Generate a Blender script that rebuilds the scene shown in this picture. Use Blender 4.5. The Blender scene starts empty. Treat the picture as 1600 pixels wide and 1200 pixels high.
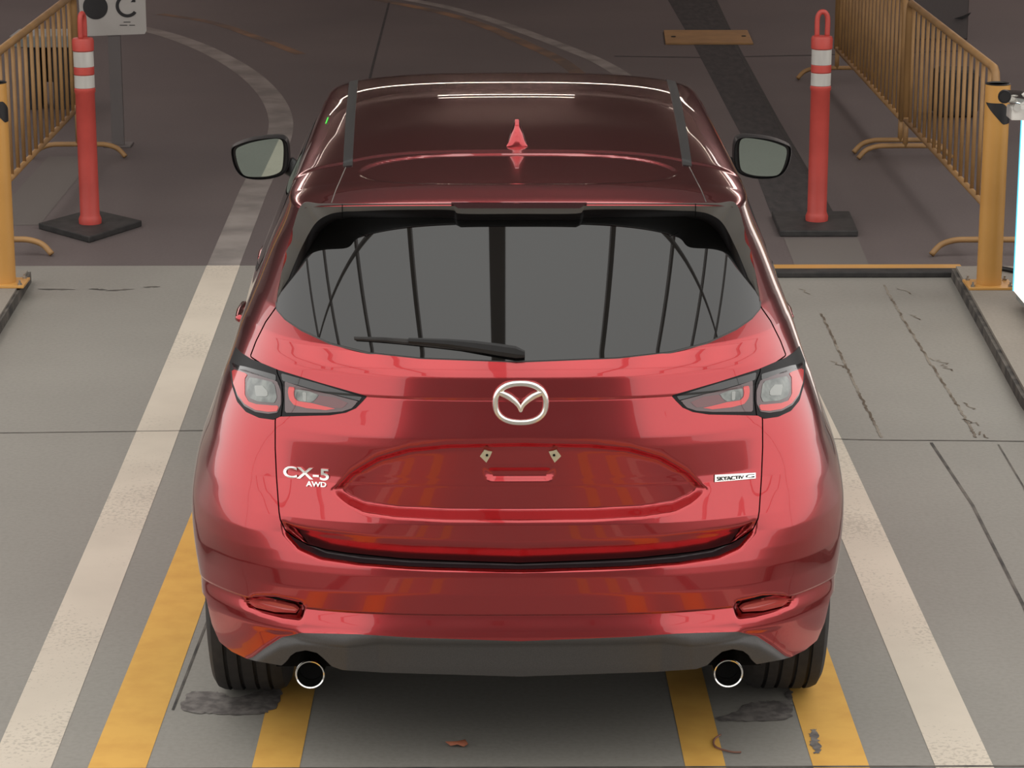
import bpy, bmesh, math, random
import numpy as np
from mathutils import Vector, Matrix, noise
from mathutils.bvhtree import BVHTree
random.seed(4)
PI = math.pi
SC = bpy.context.scene
COL = SC.collection

# ------------------------------------------------------------------ camera
FPX = 4200.0                                   # focal length in pixels of a 1600 px wide frame
CAM = np.array([-0.08, -6.97, 3.0])
PITCH = math.atan2(1110.0, FPX)
YAW = math.atan2(34.0 * math.cos(PITCH), FPX)
FW = np.array([math.sin(YAW)*math.cos(PITCH), math.cos(YAW)*math.cos(PITCH), -math.sin(PITCH)])
RT = np.array([math.cos(YAW), -math.sin(YAW), 0.0])
UP = np.cross(RT, FW)
cd = bpy.data.cameras.new('camera'); cam = bpy.data.objects.new('camera', cd); COL.objects.link(cam)
cd.sensor_fit = 'HORIZONTAL'; cd.sensor_width = 36.0; cd.lens = FPX/1600.0*36.0
cd.clip_end = 300
cam.matrix_world = Matrix(((RT[0], UP[0], -FW[0], CAM[0]), (RT[1], UP[1], -FW[1], CAM[1]), (RT[2], UP[2], -FW[2], CAM[2]), (0, 0, 0, 1)))
SC.camera = cam

def proj(P):
    q = np.asarray(P, float) - CAM
    d = q @ FW
    return 800 + FPX*(q @ RT)/d, 600 - FPX*(q @ UP)/d
def ray(u, v): return FW + RT*(u-800)/FPX + UP*(600-v)/FPX
def at(u, v, ax, val):
    r = ray(u, v); t = (val-CAM[ax])/r[ax]; return CAM + r*t

# ------------------------------------------------------------------ world, exposure
SC.view_settings.view_transform = 'Standard'; SC.view_settings.look = 'None'
SC.view_settings.exposure = 0.0; SC.view_settings.gamma = 1.0; SC.view_settings.use_curve_mapping = False
w = bpy.data.worlds.new('overcast'); SC.world = w; w.use_nodes = True
nt = w.node_tree; nt.nodes.clear()
wo = nt.nodes.new('ShaderNodeOutputWorld'); bg = nt.nodes.new('ShaderNodeBackground')
tc = nt.nodes.new('ShaderNodeTexCoord'); sp = nt.nodes.new('ShaderNodeSeparateXYZ'); cr = nt.nodes.new('ShaderNodeValToRGB')
nt.links.new(tc.outputs['Generated'], sp.inputs[0]); nt.links.new(sp.outputs['Z'], cr.inputs[0])
cr.color_ramp.elements[0].position = 0.0; cr.color_ramp.elements[0].color = (0.80, 0.78, 0.76, 1)
cr.color_ramp.elements[1].position = 0.9; cr.color_ramp.elements[1].color = (1.0, 0.985, 0.94, 1)
nt.links.new(cr.outputs[0], bg.inputs[0]); bg.inputs[1].default_value = 1.85
nt.links.new(bg.outputs[0], wo.inputs[0])

# ------------------------------------------------------------------ materials
def principled(name, col, rough=.5, metal=0., coat=0., coat_rough=.03, spec=.5, emit=None, estr=0., ior=1.5):
    m = bpy.data.materials.new(name); m.use_nodes = True
    b = m.node_tree.nodes['Principled BSDF']
    b.inputs['Base Color'].default_value = (*col, 1); b.inputs['Roughness'].default_value = rough
    b.inputs['Metallic'].default_value = metal; b.inputs['Coat Weight'].default_value = coat
    b.inputs['Coat Roughness'].default_value = coat_rough; b.inputs['IOR'].default_value = ior
    b.inputs['Specular IOR Level'].default_value = spec
    if emit: b.inputs['Emission Color'].default_value = (*emit, 1); b.inputs['Emission Strength'].default_value = estr
    return m
def mottle(m, c1, c2, scale=6., detail=6., lo=.35, hi=.65, bump=0., stretch=(1, 1, 1)):
    """procedural base colour variation (dirt, wear) in object space"""
    n = m.node_tree; b = n.nodes['Principled BSDF']
    t = n.nodes.new('ShaderNodeTexCoord'); mp = n.nodes.new('ShaderNodeMapping'); mp.inputs['Scale'].default_value = stretch
    z = n.nodes.new('ShaderNodeTexNoise'); z.inputs['Scale'].default_value = scale; z.inputs['Detail'].default_value = detail
    r = n.nodes.new('ShaderNodeValToRGB'); r.color_ramp.elements[0].position = lo; r.color_ramp.elements[1].position = hi
    r.color_ramp.elements[0].color = (*c1, 1); r.color_ramp.elements[1].color = (*c2, 1)
    n.links.new(t.outputs['Object'], mp.inputs[0]); n.links.new(mp.outputs[0], z.inputs['Vector'])
    n.links.new(z.outputs[0], r.inputs[0]); n.links.new(r.outputs[0], b.inputs['Base Color'])
    if bump:
        bp = n.nodes.new('ShaderNodeBump'); bp.inputs['Strength'].default_value = bump; bp.inputs['Distance'].default_value = .01
        n.links.new(z.outputs[0], bp.inputs['Height']); n.links.new(bp.outputs[0], b.inputs['Normal'])
    return m
M = {}
M['paint'] = mottle(principled('red_metallic_paint', (.42, .04, .045), .21, 1.0, 1.0, .02), (.40, .036, .042), (.43, .041, .047), 900., 2.)
M['gloss_black'] = principled('gloss_black_trim', (.006, .006, .007), .12, 0, 1., .02)
M['lamp_rim'] = principled('lamp_rim_black', (.006, .005, .006), .45, spec=.25)
M['glass'] = principled('privacy_glass', (.004, .004, .004), .02, 0, .6, .0, ior=1.52)
M['cladding'] = mottle(principled('grey_plastic_cladding', (.03, .028, .028), .42), (.040, .037, .036), (.052, .048, .046), 300., 3.)
M['rubber'] = mottle(principled('tyre_rubber', (.016, .015, .016), .75), (.013, .012, .013), (.022, .02, .02), 40.)
M['dark'] = principled('dark_underside', (.004, .004, .004), .9, spec=.1)
M['black_plastic'] = principled('black_plastic', (.006, .0055, .006), .45)
M['strip'] = principled('roof_moulding_black', (.008, .008, .008), .45)
M['chrome'] = principled('chrome', (.8, .79, .77), .12, 1.)
M['silver'] = principled('silver_badge', (.86, .84, .80), .22, 1.)
M['alloy'] = principled('alloy_wheel', (.25, .25, .26), .3, 1.)
M['mirror'] = principled('mirror_glass', (.32, .365, .345), .01, 1.)
M['lamp_smoke'] = principled('smoked_lamp_lens', (.085, .045, .048), .15, 0, 1., .01)
M['lamp_red'] = principled('red_lamp_lens', (.62, .045, .045), .25, 0, 1., .01)
M['lamp_darkred'] = principled('dark_red_lamp_lens', (.13, .035, .04), .2, 0, 1., .01)
M['lamp_clear'] = mottle(principled('clear_lamp_lens', (.2, .22, .2), .12, .3, 1., .01), (.09, .10, .095), (.20, .215, .20), 30., 2.)
M['lamp_bulb'] = principled('lamp_reflector', (.28, .29, .275), .35, .1, 1.)
M['satin_black'] = principled('satin_black_trim', (.115, .112, .108), .34)
M['step'] = principled('bumper_step_shade', (.018, .010, .012), .4)  # bumper ledge darkened: shade under the tailgate put into the colour
M['light_patch'] = principled('smooth_patch', (.13, .115, .105), .8)
M['reflector'] = principled('red_reflector', (.42, .06, .05), .4, 0, .4, .05)
M['chmsl'] = principled('brake_light_lens', (.035, .005, .009), .2, 0, .3)
M['clip'] = principled('tan_plastic_clip', (.42, .36, .24), .5)
M['sticker'] = principled('green_sticker', (.03, .75, .05), .5)
M['yellow'] = mottle(principled('yellow_powder_coat', (.34, .19, .07), .55), (.28, .155, .06), (.36, .20, .075), 5., 4.)
M['yellow_paint'] = mottle(principled('bollard_yellow', (.54, .28, .07), .4), (.50, .255, .065), (.56, .29, .075), 3., 3.)
M['orange'] = mottle(principled('orange_plastic', (.48, .06, .045), .5), (.42, .052, .04), (.50, .064, .05), 6., 4.)
M['reflective'] = mottle(principled('white_reflective', (.72, .70, .66), .45), (.42, .40, .375), (.56, .54, .50), 14., 2., stretch=(1, 1, .2))
M['black_rubber'] = mottle(principled('black_rubber_base', (.022, .02, .02), .7), (.016, .015, .015), (.032, .029, .028), 18.)
M['sign_white'] = mottle(principled('sign_white', (.62, .59, .54), .5), (.38, .355, .33), (.42, .395, .37), 4.)
M['sign_black'] = principled('sign_black', (.012, .011, .012), .5)
M['grey_post'] = principled('grey_post', (.12, .105, .102), .5)
M['lit_panel'] = principled('lit_panel', (.9, .88, .84), .4, emit=(1, .95, .88), estr=1.1)
M['kiosk_grey'] = principled('kiosk_grey', (.22, .23, .22), .5)
M['kiosk_blue'] = principled('kiosk_edge_blue', (.05, .5, .75), .4, emit=(.15, .75, 1), estr=.6)
M['steel'] = principled('galvanised_steel', (.45, .44, .42), .35, 1.)
M['asphalt'] = mottle(principled('rough_patch', (.03, .027, .027), .9), (.022, .020, .021), (.05, .043, .042), 22., 8., .3, .7, .6, (1, .25, 1))
M['ceiling'] = principled('dark_ceiling', (.5, .42, .42), .9)
M['wall'] = mottle(principled('dark_wall', (.09, .08, .08), .9), (.075, .066, .066), (.10, .088, .086), 1.)
M['facade'] = mottle(principled('grey_facade', (.3, .29, .28), .9), (.26, .25, .245), (.32, .31, .30), .6)
M['beam'] = principled('canopy_steel', (.40, .37, .36), .6)
M['tube'] = principled('light_tube', (1, 1, 1), .5, emit=(1, .86, .72), estr=10.)
M['joint'] = mottle(principled('joint_dark', (.06, .055, .05), .9), (.035, .032, .03), (.13, .115, .10), 9., 4.)
M['rust'] = mottle(principled('rusty_joint', (.2, .15, .1), .9), (.09, .065, .045), (.22, .19, .155), 7., 6., .42, .58)
M['white_line'] = mottle(principled('white_floor_paint', (.5, .45, .38), .7), (.50, .44, .365), (.56, .495, .41), 2.5, 6., .3, .6)
def speckle(m, scale, lo, hi, dark):
    n = m.node_tree; b = n.nodes['Principled BSDF']; src = b.inputs['Base Color'].links[0].from_socket
    t = n.nodes.new('ShaderNodeTexCoord'); z = n.nodes.new('ShaderNodeTexNoise'); z.inputs['Scale'].default_value = scale; z.inputs['Detail'].default_value = 3
    z2 = n.nodes.new('ShaderNodeTexNoise'); z2.inputs['Scale'].default_value = 1.3
    ad = n.nodes.new('ShaderNodeMath'); ad.operation = 'MULTIPLY'
    r = n.nodes.new('ShaderNodeValToRGB'); r.color_ramp.elements[0].position = lo; r.color_ramp.elements[1].position = hi
    r.color_ramp.elements[0].color = (1, 1, 1, 1); r.color_ramp.elements[1].color = (dark, dark, dark, 1)
    mx = n.nodes.new('ShaderNodeMix'); mx.data_type = 'RGBA'; mx.blend_type = 'MULTIPLY'; mx.inputs[0].default_value = 1
    n.links.new(t.outputs['Object'], z.inputs['Vector']); n.links.new(t.outputs['Object'], z2.inputs['Vector'])
    n.links.new(z.outputs[0], ad.inputs[0]); n.links.new(z2.outputs[0], ad.inputs[1]); n.links.new(ad.outputs[0], r.inputs[0])
    n.links.new(src, mx.inputs[6]); n.links.new(r.outputs[0], mx.inputs[7]); n.links.new(mx.outputs[2], b.inputs['Base Color'])
speckle(M['white_line'], 70, .30, .36, .78)
M['yellow_line'] = mottle(principled('yellow_floor_paint', (.62, .34, .07), .7), (.57, .305, .06), (.64, .36, .075), 9., 6., .3, .6)
M['old_white'] = mottle(principled('worn_white_paint', (.2, .18, .17), .85), (.16, .14, .13), (.27, .24, .22), 3., 6., .35, .65)
M['old_orange'] = mottle(principled('worn_orange_paint', (.22, .11, .06), .85), (.10, .07, .055), (.22, .12, .065), 3., 6., .35, .65)
M['stain'] = mottle(principled('oily_stain', (.09, .08, .078), .6), (.095, .084, .08), (.185, .168, .155), 30., 6., .4, .62)
M['leaf'] = principled('dry_leaf', (.32, .10, .05), .7)
M['cord'] = principled('brown_cord', (.18, .08, .055), .7)

def concrete(name, c1, c2, rough, scale):
    m = principled(name, c1, rough)
    n = m.node_tree; b = n.nodes['Principled BSDF']
    t = n.nodes.new('ShaderNodeTexCoord')
    z = n.nodes.new('ShaderNodeTexNoise'); z.inputs['Scale'].default_value = scale; z.inputs['Detail'].default_value = 5
    r = n.nodes.new('ShaderNodeValToRGB'); r.color_ramp.elements[0].position = .3; r.color_ramp.elements[1].position = .7
    r.color_ramp.elements[0].color = (*c1, 1); r.color_ramp.elements[1].color = (*c2, 1)
    z2 = n.nodes.new('ShaderNodeTexNoise'); z2.inputs['Scale'].default_value = 60; z2.inputs['Detail'].default_value = 8
    r2 = n.nodes.new('ShaderNodeValToRGB'); r2.color_ramp.elements[0].position = .25; r2.color_ramp.elements[1].position = .6
    r2.color_ramp.elements[0].color = (.9, .9, .9, 1); r2.color_ramp.elements[1].color = (1.03, 1.03, 1.03, 1)
    mx = n.nodes.new('ShaderNodeMix'); mx.data_type = 'RGBA'; mx.blend_type = 'MULTIPLY'; mx.inputs[0].default_value = 1
    n.links.new(t.outputs['Object'], z.inputs['Vector']); n.links.new(t.outputs['Object'], z2.inputs['Vector'])
    n.links.new(z.outputs[0], r.inputs[0]); n.links.new(z2.outputs[0], r2.inputs[0])
    n.links.new(r.outputs[0], mx.inputs[6]); n.links.new(r2.outputs[0], mx.inputs[7]); n.links.new(mx.outputs[2], b.inputs['Base Color'])
    bp = n.nodes.new('ShaderNodeBump'); bp.inputs['Strength'].default_value = .12; bp.inputs['Distance'].default_value = .005
    n.links.new(z2.outputs[0], bp.inputs['Height']); n.links.new(bp.outputs[0], b.inputs['Normal'])
    return m
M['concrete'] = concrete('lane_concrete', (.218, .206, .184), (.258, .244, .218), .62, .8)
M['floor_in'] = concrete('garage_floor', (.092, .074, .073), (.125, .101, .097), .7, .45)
M['kerb'] = concrete('kerb_concrete', (.23, .205, .175), (.27, .24, .205), .75, 1.5)

# ------------------------------------------------------------------ mesh helpers
def wloc(p):
    v = Vector((0, 0, 0))
    while p is not None: v += p.location; p = p.parent
    return v
def mk(name, V, F, mat, parent=None, smooth=True, normals=None):
    """one mesh object from WORLD coordinates"""
    o0 = wloc(parent)
    me = bpy.data.meshes.new(name)
    V = np.asarray(V, float).reshape(-1, 3) - np.array(o0)
    me.from_pydata(V.tolist(), [], [tuple(int(i) for i in f) for f in F])
    me.materials.append(mat); me.validate(clean_customdata=False)
    me.polygons.foreach_set('use_smooth', [smooth]*len(me.polygons)); me.update()
    if normals is not None: me.normals_split_custom_set_from_vertices([tuple(n) for n in normals])
    o = bpy.data.objects.new(name, me); COL.objects.link(o)
    if parent is not None: o.parent = parent
    return o
def mkbm(name, bm, mat, parent=None, smooth=False, bevel=0., auto=None):
    bm.normal_update()
    V = [v.co[:] for v in bm.verts]; bm.verts.index_update(); F = [[v.index for v in f.verts] for f in bm.faces]; bm.free()
    o = mk(name, V, F, mat, parent, smooth)
    if bevel:
        m = o.modifiers.new('bevel', 'BEVEL'); m.width = bevel; m.segments = 2; m.limit_method = 'ANGLE'
    if auto: o.data.set_sharp_from_angle(angle=math.radians(auto))
    return o
def thing(name, loc, label, cat, group=None):
    o = bpy.data.objects.new(name, None); COL.objects.link(o); o.location = loc; o.empty_display_size = .2
    return tag(o, label, cat, group)
def tag(o, label, cat, group=None):
    o['label'] = label; o['category'] = cat
    if group: o['group'] = group
    return o
def struct(o): o['kind'] = 'structure'; return o
def box(bm, x0, x1, y0, y1, z0, z1):
    vs = [bm.verts.new(p) for p in ((x0, y0, z0), (x1, y0, z0), (x1, y1, z0), (x0, y1, z0), (x0, y0, z1), (x1, y0, z1), (x1, y1, z1), (x0, y1, z1))]
    for f in ((0, 3, 2, 1), (4, 5, 6, 7), (0, 1, 5, 4), (1, 2, 6, 5), (2, 3, 7, 6), (3, 0, 4, 7)): bm.faces.new([vs[i] for i in f])
def tube(bm, pts, r, n=10, cap=True):
    pts = [Vector(p) for p in pts]; rings = []
    ref = None
    for i, p in enumerate(pts):
        t = (pts[min(i+1, len(pts)-1)] - pts[max(i-1, 0)]).normalized()
        if ref is None: ref = t.orthogonal().normalized()
        ref = (ref - t*ref.dot(t)).normalized(); b = t.cross(ref)
        rr = r[i] if isinstance(r, (list, tuple)) else r
        rings.append([bm.verts.new(p + (ref*math.cos(2*PI*k/n) + b*math.sin(2*PI*k/n))*rr) for k in range(n)])
    for a, b in zip(rings, rings[1:]):
        for k in range(n): bm.faces.new((a[k], a[(k+1) % n], b[(k+1) % n], b[k]))
    if cap: bm.faces.new(rings[0][::-1]); bm.faces.new(rings[-1])
def lathe(bm, prof, cx, cy, n=32, cap=True):
    rings = [[bm.verts.new((cx+r*math.cos(2*PI*k/n), cy+r*math.sin(2*PI*k/n), z)) for k in range(n)] for r, z in prof]
    for a, b in zip(rings, rings[1:]):
        for k in range(n): bm.faces.new((a[k], a[(k+1) % n], b[(k+1) % n], b[k]))
    if cap: bm.faces.new(rings[0][::-1]); bm.faces.new(rings[-1])
def prism(bm, poly, z0, z1):
    a = [bm.verts.new((x, y, z0)) for x, y in poly]; b = [bm.verts.new((x, y, z1)) for x, y in poly]; n = len(poly)
    bm.faces.new(a[::-1]); bm.faces.new(b)
    for i in range(n): bm.faces.new((a[i], a[(i+1) % n], b[(i+1) % n], b[i]))
def smooth_path(pts, k=8, closed=False):
    P = [np.array(p, float) for p in pts]; n = len(P); out = []
    rng = range(n if closed else n-1)
    for i in rng:
        p0 = P[(i-1) % n] if closed or i > 0 else P[i]; p1 = P[i]; p2 = P[(i+1) % n]
        p3 = P[(i+2) % n] if closed or i+2 < n else p2
        for j in range(k):
            t = j/k
            out.append(.5*((2*p1) + (-p0+p2)*t + (2*p0-5*p1+4*p2-p3)*t*t + (-p0+3*p1-3*p2+p3)*t**3))
    if not closed: out.append(P[-1])
    return out
def sdf(poly, U, V):
    """signed distance to polygon, negative inside"""
    P = np.asarray(poly, float); Q = np.roll(P, -1, 0)
    d = np.full(U.shape, 1e18); ins = np.zeros(U.shape, bool)
    for (ax, ay), (bx, by) in zip(P, Q):
        ex, ey = bx-ax, by-ay
        t = np.clip(((U-ax)*ex + (V-ay)*ey)/(ex*ex+ey*ey+1e-12), 0, 1)
        d = np.minimum(d, (U-ax-t*ex)**2 + (V-ay-t*ey)**2)
        c = ((ay > V) != (by > V)) & (U < (bx-ax)*(V-ay)/((by-ay) if by != ay else 1e-12) + ax)
        ins ^= c
    d = np.sqrt(d); return np.where(ins, -d, d)
def pchip(xs, ys, x):
    xs = np.array(xs, float); ys = np.array(ys, float); h = np.diff(xs); dl = np.diff(ys)/h
    m = np.zeros(len(xs)); m[0] = dl[0]; m[-1] = dl[-1]
    for i in range(1, len(xs)-1):
        if dl[i-1]*dl[i] > 0:
            w1 = 2*h[i]+h[i-1]; w2 = h[i]+2*h[i-1]; m[i] = (w1+w2)/(w1/dl[i-1]+w2/dl[i])
    x = np.clip(np.asarray(x, float), xs[0], xs[-1]); i = np.clip(np.searchsorted(xs, x)-1, 0, len(xs)-2)
    t = (x-xs[i])/h[i]
    return (1+2*t)*(1-t)**2*ys[i] + t*(1-t)**2*h[i]*m[i] + t*t*(3-2*t)*ys[i+1] + t*t*(t-1)*h[i]*m[i+1]
def sst(a, b, x):
    t = np.clip((x-a)/(b-a), 0, 1); return t*t*(3-2*t)
def ramp(a, b, x): return np.clip((x-a)/(b-a), 0, 1)

class Shell:
    """vertex/face soup with per vertex normals that can be clipped by scalar fields (keep field < 0)"""
    def __init__(s, V, F, N): s.V = np.asarray(V, float); s.F = [tuple(f) for f in F]; s.N = np.asarray(N, float)
    def clip(s, f):
        f = np.asarray(f, float); f = np.where(np.abs(f) < 1e-7, -1e-7, f)
        V = [tuple(v) for v in s.V]; N = [tuple(v) for v in s.N]; neg = (f < 0).tolist(); fl = f.tolist()
        cache = {}; out = []
        def cut(a, b):
            k = (a, b) if a < b else (b, a)
            if k not in cache:
                t = fl[k[0]]/(fl[k[0]]-fl[k[1]])
                p = s.V[k[0]]*(1-t)+s.V[k[1]]*t; n = s.N[k[0]]*(1-t)+s.N[k[1]]*t; n /= (np.linalg.norm(n)+1e-12)
                cache[k] = len(V); V.append(tuple(p)); N.append(tuple(n))
            return cache[k]
        for F in s.F:
            c = sum(neg[i] for i in F)
            if c == len(F): out.append(F); continue
            if c == 0: continue
            tris = [F] if len(F) == 3 else [(F[0], F[i], F[i+1]) for i in range(1, len(F)-1)]
            for T in tris:
                g = []
                for i in range(3):
                    a, b = T[i], T[(i+1) % 3]
                    if neg[a]: g.append(a)
                    if neg[a] != neg[b]: g.append(cut(a, b))
                if len(g) >= 3: out.append(tuple(g))
        used = sorted({i for F in out for i in F}); mp = {o: n for n, o in enumerate(used)}
        V = np.array(V)[used] if used else np.zeros((0, 3)); N = np.array(N)[used] if used else np.zeros((0, 3))
        return Shell(V, [tuple(mp[i] for i in F) for F in out], N)
    def rim(s, depth):
        cnt = {}
        for F in s.F:
            for a, b in zip(F, F[1:]+F[:1]):
                k = (min(a, b), max(a, b)); cnt[k] = cnt.get(k, 0) + (1 if True else 0)
        V = s.V.tolist(); N = s.N.tolist(); F2 = list(s.F); mp = {}
        def dup(i, inner):
            k = (i, inner)
            if k not in mp:
                mp[k] = len(V); V.append((s.V[i] - s.N[i]*(depth if inner else 0)).tolist()); N.append([0, 0, 0])
            return mp[k]
        for F in s.F:
            for a, b in zip(F, F[1:]+F[:1]):
                if cnt[(min(a, b), max(a, b))] == 1:
                    q = (dup(b, 0), dup(a, 0), dup(a, 1), dup(b, 1)); F2.append(q)
                    n = np.cross(s.V[a]-s.V[b], -s.N[a]); n /= (np.linalg.norm(n)+1e-12)
                    for i in q: N[i] = (np.array(N[i])+n).tolist()
        N = np.array(N); N /= (np.linalg.norm(N, axis=1, keepdims=True)+1e-12)
        return Shell(V, F2, N)
    def both(s):
        """add the mirror image across x = XC"""
        n = len(s.V); V2 = s.V.copy(); V2[:, 0] = 2*XC - V2[:, 0]; N2 = s.N.copy(); N2[:, 0] *= -1
        return Shell(np.vstack([s.V, V2]), s.F + [tuple(i+n for i in F[::-1]) for F in s.F], np.vstack([s.N, N2]))
    def mirror(s):
        V2 = s.V.copy(); V2[:, 0] = 2*XC - V2[:, 0]; N2 = s.N.copy(); N2[:, 0] *= -1
        return Shell(V2, [F[::-1] for F in s.F], N2)
    def off(s, d): return Shell(s.V + s.N*d, s.F, s.N)
    def obj(s, name, mat, parent): return mk(name, s.V, s.F, mat, parent, True, s.N)
def grid_shell(G):
    """G[i,j] grid of points (left half, x<0 side); outward normals"""
    R, C = G.shape[:2]
    du = np.gradient(G, axis=1); dv = np.gradient(G, axis=0)
    N = np.cross(dv, du); N /= (np.linalg.norm(N, axis=2, keepdims=True)+1e-12)
    F = [(i*C+j, (i+1)*C+j, (i+1)*C+j+1, i*C+j+1) for i in range(R-1) for j in range(C-1)]
    return Shell(G.reshape(-1, 3), F, N.reshape(-1, 3))

# ================================================================== PLACE
def slab(name, poly, z, mat, thick=.0):
    bm = bmesh.new()
    if thick: prism(bm, poly, z-thick, z)
    else: bm.faces.new([bm.verts.new((x, y, z)) for x, y in poly])
    return struct(mkbm(name, bm, mat))
YI = 6.57
slab('floor', [(-25, -25), (25, -25), (25, YI), (1.1, YI), (1.1, 6.82), (-25, 6.82)], 0, M['concrete'])
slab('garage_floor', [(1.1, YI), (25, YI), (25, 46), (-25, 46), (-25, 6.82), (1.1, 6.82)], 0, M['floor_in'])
def ribbon(pts, wd, z):
    P = [Vector((p[0], p[1], z)) for p in pts]; L = []
    for i, p in enumerate(P):
        t = (P[min(i+1, len(P)-1)]-P[max(i-1, 0)]).normalized(); n = Vector((-t.y, t.x, 0))
        ww = wd[i] if isinstance(wd, (list, tuple)) else wd
        L.append((p+n*ww/2, p-n*ww/2))
    return L
def line_obj(name, pts, wd, mat, z=.0012):
    bm = bmesh.new(); L = [(bm.verts.new(a), bm.verts.new(b)) for a, b in ribbon(pts, wd, z)]
    for p, q in zip(L, L[1:]): bm.faces.new((p[1], q[1], q[0], p[0]))
    return struct(mkbm(name, bm, mat))
def G(u, v):
    p = at(u, v, 2, 0.); return (p[0], p[1])
def lin(a, b, n): return [(a[0]+(b[0]-a[0])*i/n, a[1]+(b[1]-a[1])*i/n) for i in range(n+1)]
line_obj('white_lane_line', lin((-1.40, -7), (-1.42, .3), 3)+lin((-1.44, 3), (-1.485, 6.82), 3), .175, M['white_line'])
line_obj('worn_lane_line', lin((-1.485, 6.82), (-1.505, 8.9), 2) + smooth_path([(-1.505, 9.0), G(436, 215), G(434, 170), G(405, 130), G(360, 97), G(300, 68), G(228, 46), G(120, 28)], 6), .17, M['old_white'])
line_obj('white_lane_line', [(1.27, -7), (1.255, 3.5), (1.23, YI-.03)], .165, M['white_line'])
line_obj('yellow_lane_line', [(-1.17, -7), (-1.145, .12), (-1.1, 3), (-1.05, 6)], .165, M['yellow_line'])
line_obj('yellow_lane_line', [(-.70, -7), (-.695, .12), (-.675, 2.2)], .135, M['yellow_line'])
line_obj('yellow_lane_line', [(.55, -7), (.525, .12), (.50, 2.2)], .115, M['yellow_line'])
line_obj('yellow_lane_line', [(.93, -7), (.91, .12), (.90, 3)], .16, M['yellow_line'])
line_obj('worn_white_arc', smooth_path([G(560, -12), G(640, 0), G(700, 12), G(760, 29), G(820, 50), G(880, 73), G(940, 98), G(985, 130), G(1010, 190)], 6), .13, M['old_white'])
line_obj('worn_orange_arc', smooth_path([G(520, -8), G(590, 0), G(690, 20), G(760, 42), G(820, 68), G(880, 97), G(930, 140)], 6), .12, M['old_orange'])
line_obj('faint_white_arc', smooth_path([G(250, 22), G(330, 35), G(400, 58), G(470, 85)], 6), .10, M['old_orange'])
line_obj('faint_floor_band', [G(20, 352), G(112, 245)], .3, M['light_patch'])
# dark joints between the slabs
jb = bmesh.new()
def jline(pts, wd, z=.0016):
    L = [(jb.verts.new(a), jb.verts.new(b)) for a, b in ribbon(pts, wd, z)]
    for p, q in zip(L, L[1:]): jb.faces.new((p[1], q[1], q[0], p[0]))
def wob(pts, n, a):
    out = []
    for p, q in zip(pts, pts[1:]):
        for i in range(n): t = i/n; out.append((p[0]+(q[0]-p[0])*t+random.uniform(-a, a), p[1]+(q[1]-p[1])*t+random.uniform(-a, a)))
    return out+[pts[-1]]
jline([(-2.4, 3.6), (-1.31, 3.64), (-.9, 3.65)], .008)
jline([G(270, 1110), G(332, 950), (-.9, 2.4)], .008)
jline([G(1455, 692), G(1520, 790), G(1600, 948), (1.62, .4)], .012)
jline([G(1560, 695), G(1600, 762), (1.9, 2.2)], .007)
jline([G(1290, 686), G(1380, 688), G(1540, 689), G(1600, 690)], .010)
jline([(-2.6, .14), (-1.7, .12), (2.3, .12)], .012)
struct(mkbm('floor_joint', jb, M['joint']))
jb = bmesh.new()
jline(wob([G(1283, 490), G(1316, 560), G(1350, 630), G(1377, 684)], 30, .004), .011)
jline(wob([G(1380, 445), G(1412, 500), G(1455, 570), G(1500, 640), G(1525, 684)], 26, .005), .011)
for u, v, n in ((1470, 565, 7), (1480, 575, 6), (1430, 495, 5), (1512, 635, 5), (1520, 660, 6), (1535, 680, 5), (1258, 455, 5), (1310, 570, 4), (1415, 455, 5)):
    jline(wob([G(u-10, v-4), G(u+8, v+5)], n, .02), .008)
struct(mkbm('rusty_floor_crack', jb, M['rust']))
jb = bmesh.new()
for a, b in (((60, 452), (118, 453)), ((140, 452), (168, 453)), ((166, 455), (210, 452)), ((225, 449), (250, 448))):
    jline(wob([G(*a), G(*b)], 6, .006), [.004, .02, .03, .016, .03, .012, .004])
struct(mkbm('floor_scuff', jb, M['joint']))
# tyre mark stains behind the rear wheels
def blob(name, pts, mat, z=.0022, jit=.006):
    P = smooth_path([G(*p) for p in pts], 8, True); bm = bmesh.new()
    bm.faces.new([bm.verts.new((p[0]+random.uniform(-jit, jit), p[1]+random.uniform(-jit, jit), z)) for p in P])
    bmesh.ops.triangulate(bm, faces=bm.faces[:]); return struct(mkbm(name, bm, mat))
blob('floor_stain', [(285, 1098), (300, 1082), (340, 1082), (370, 1090), (425, 1075), (440, 1082), (425, 1110), (385, 1118), (330, 1116), (290, 1112)], M['stain'])
blob('floor_stain', [(1120, 1122), (1150, 1112), (1168, 1100), (1200, 1096), (1235, 1097), (1238, 1115), (1225, 1126), (1160, 1128), (1125, 1127)], M['stain'])
blob('floor_stain', [(1266, 1145), (1275, 1141), (1280, 1160), (1282, 1175), (1274, 1178), (1266, 1160)], M['stain'], .0024)
blob('floor_stain', [(1228, 1082), (1236, 1080), (1239, 1092), (1231, 1094)], M['stain'])
# rough milled strip and light patch of the garage floor
slab('floor_patch', [G(1040, -6), G(1115, -6), G(1150, 70), G(1215, 190), G(1300, 335), G(1205, 335), G(1160, 215), G(1085, 72)], .0012, M['asphalt'])
line_obj('floor_patch_edge', [G(1115, -6), G(1150, 70), G(1215, 190), G(1300, 335)], .03, M['black_rubber'], .0018)
slab('light_floor_patch', [G(1225, 372), G(1340, 372), G(1362, 424), G(1245, 424)], .0012, M['light_patch'])
jb = bmesh.new(); jline([G(608, 4), G(582, 105), G(560, 200)], .02); jline([G(960, 88), G(1100, 90), G(1330, 85), G(1500, 80)], .04)
struct(mkbm('garage_floor_joint', jb, M['asphalt']))
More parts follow.
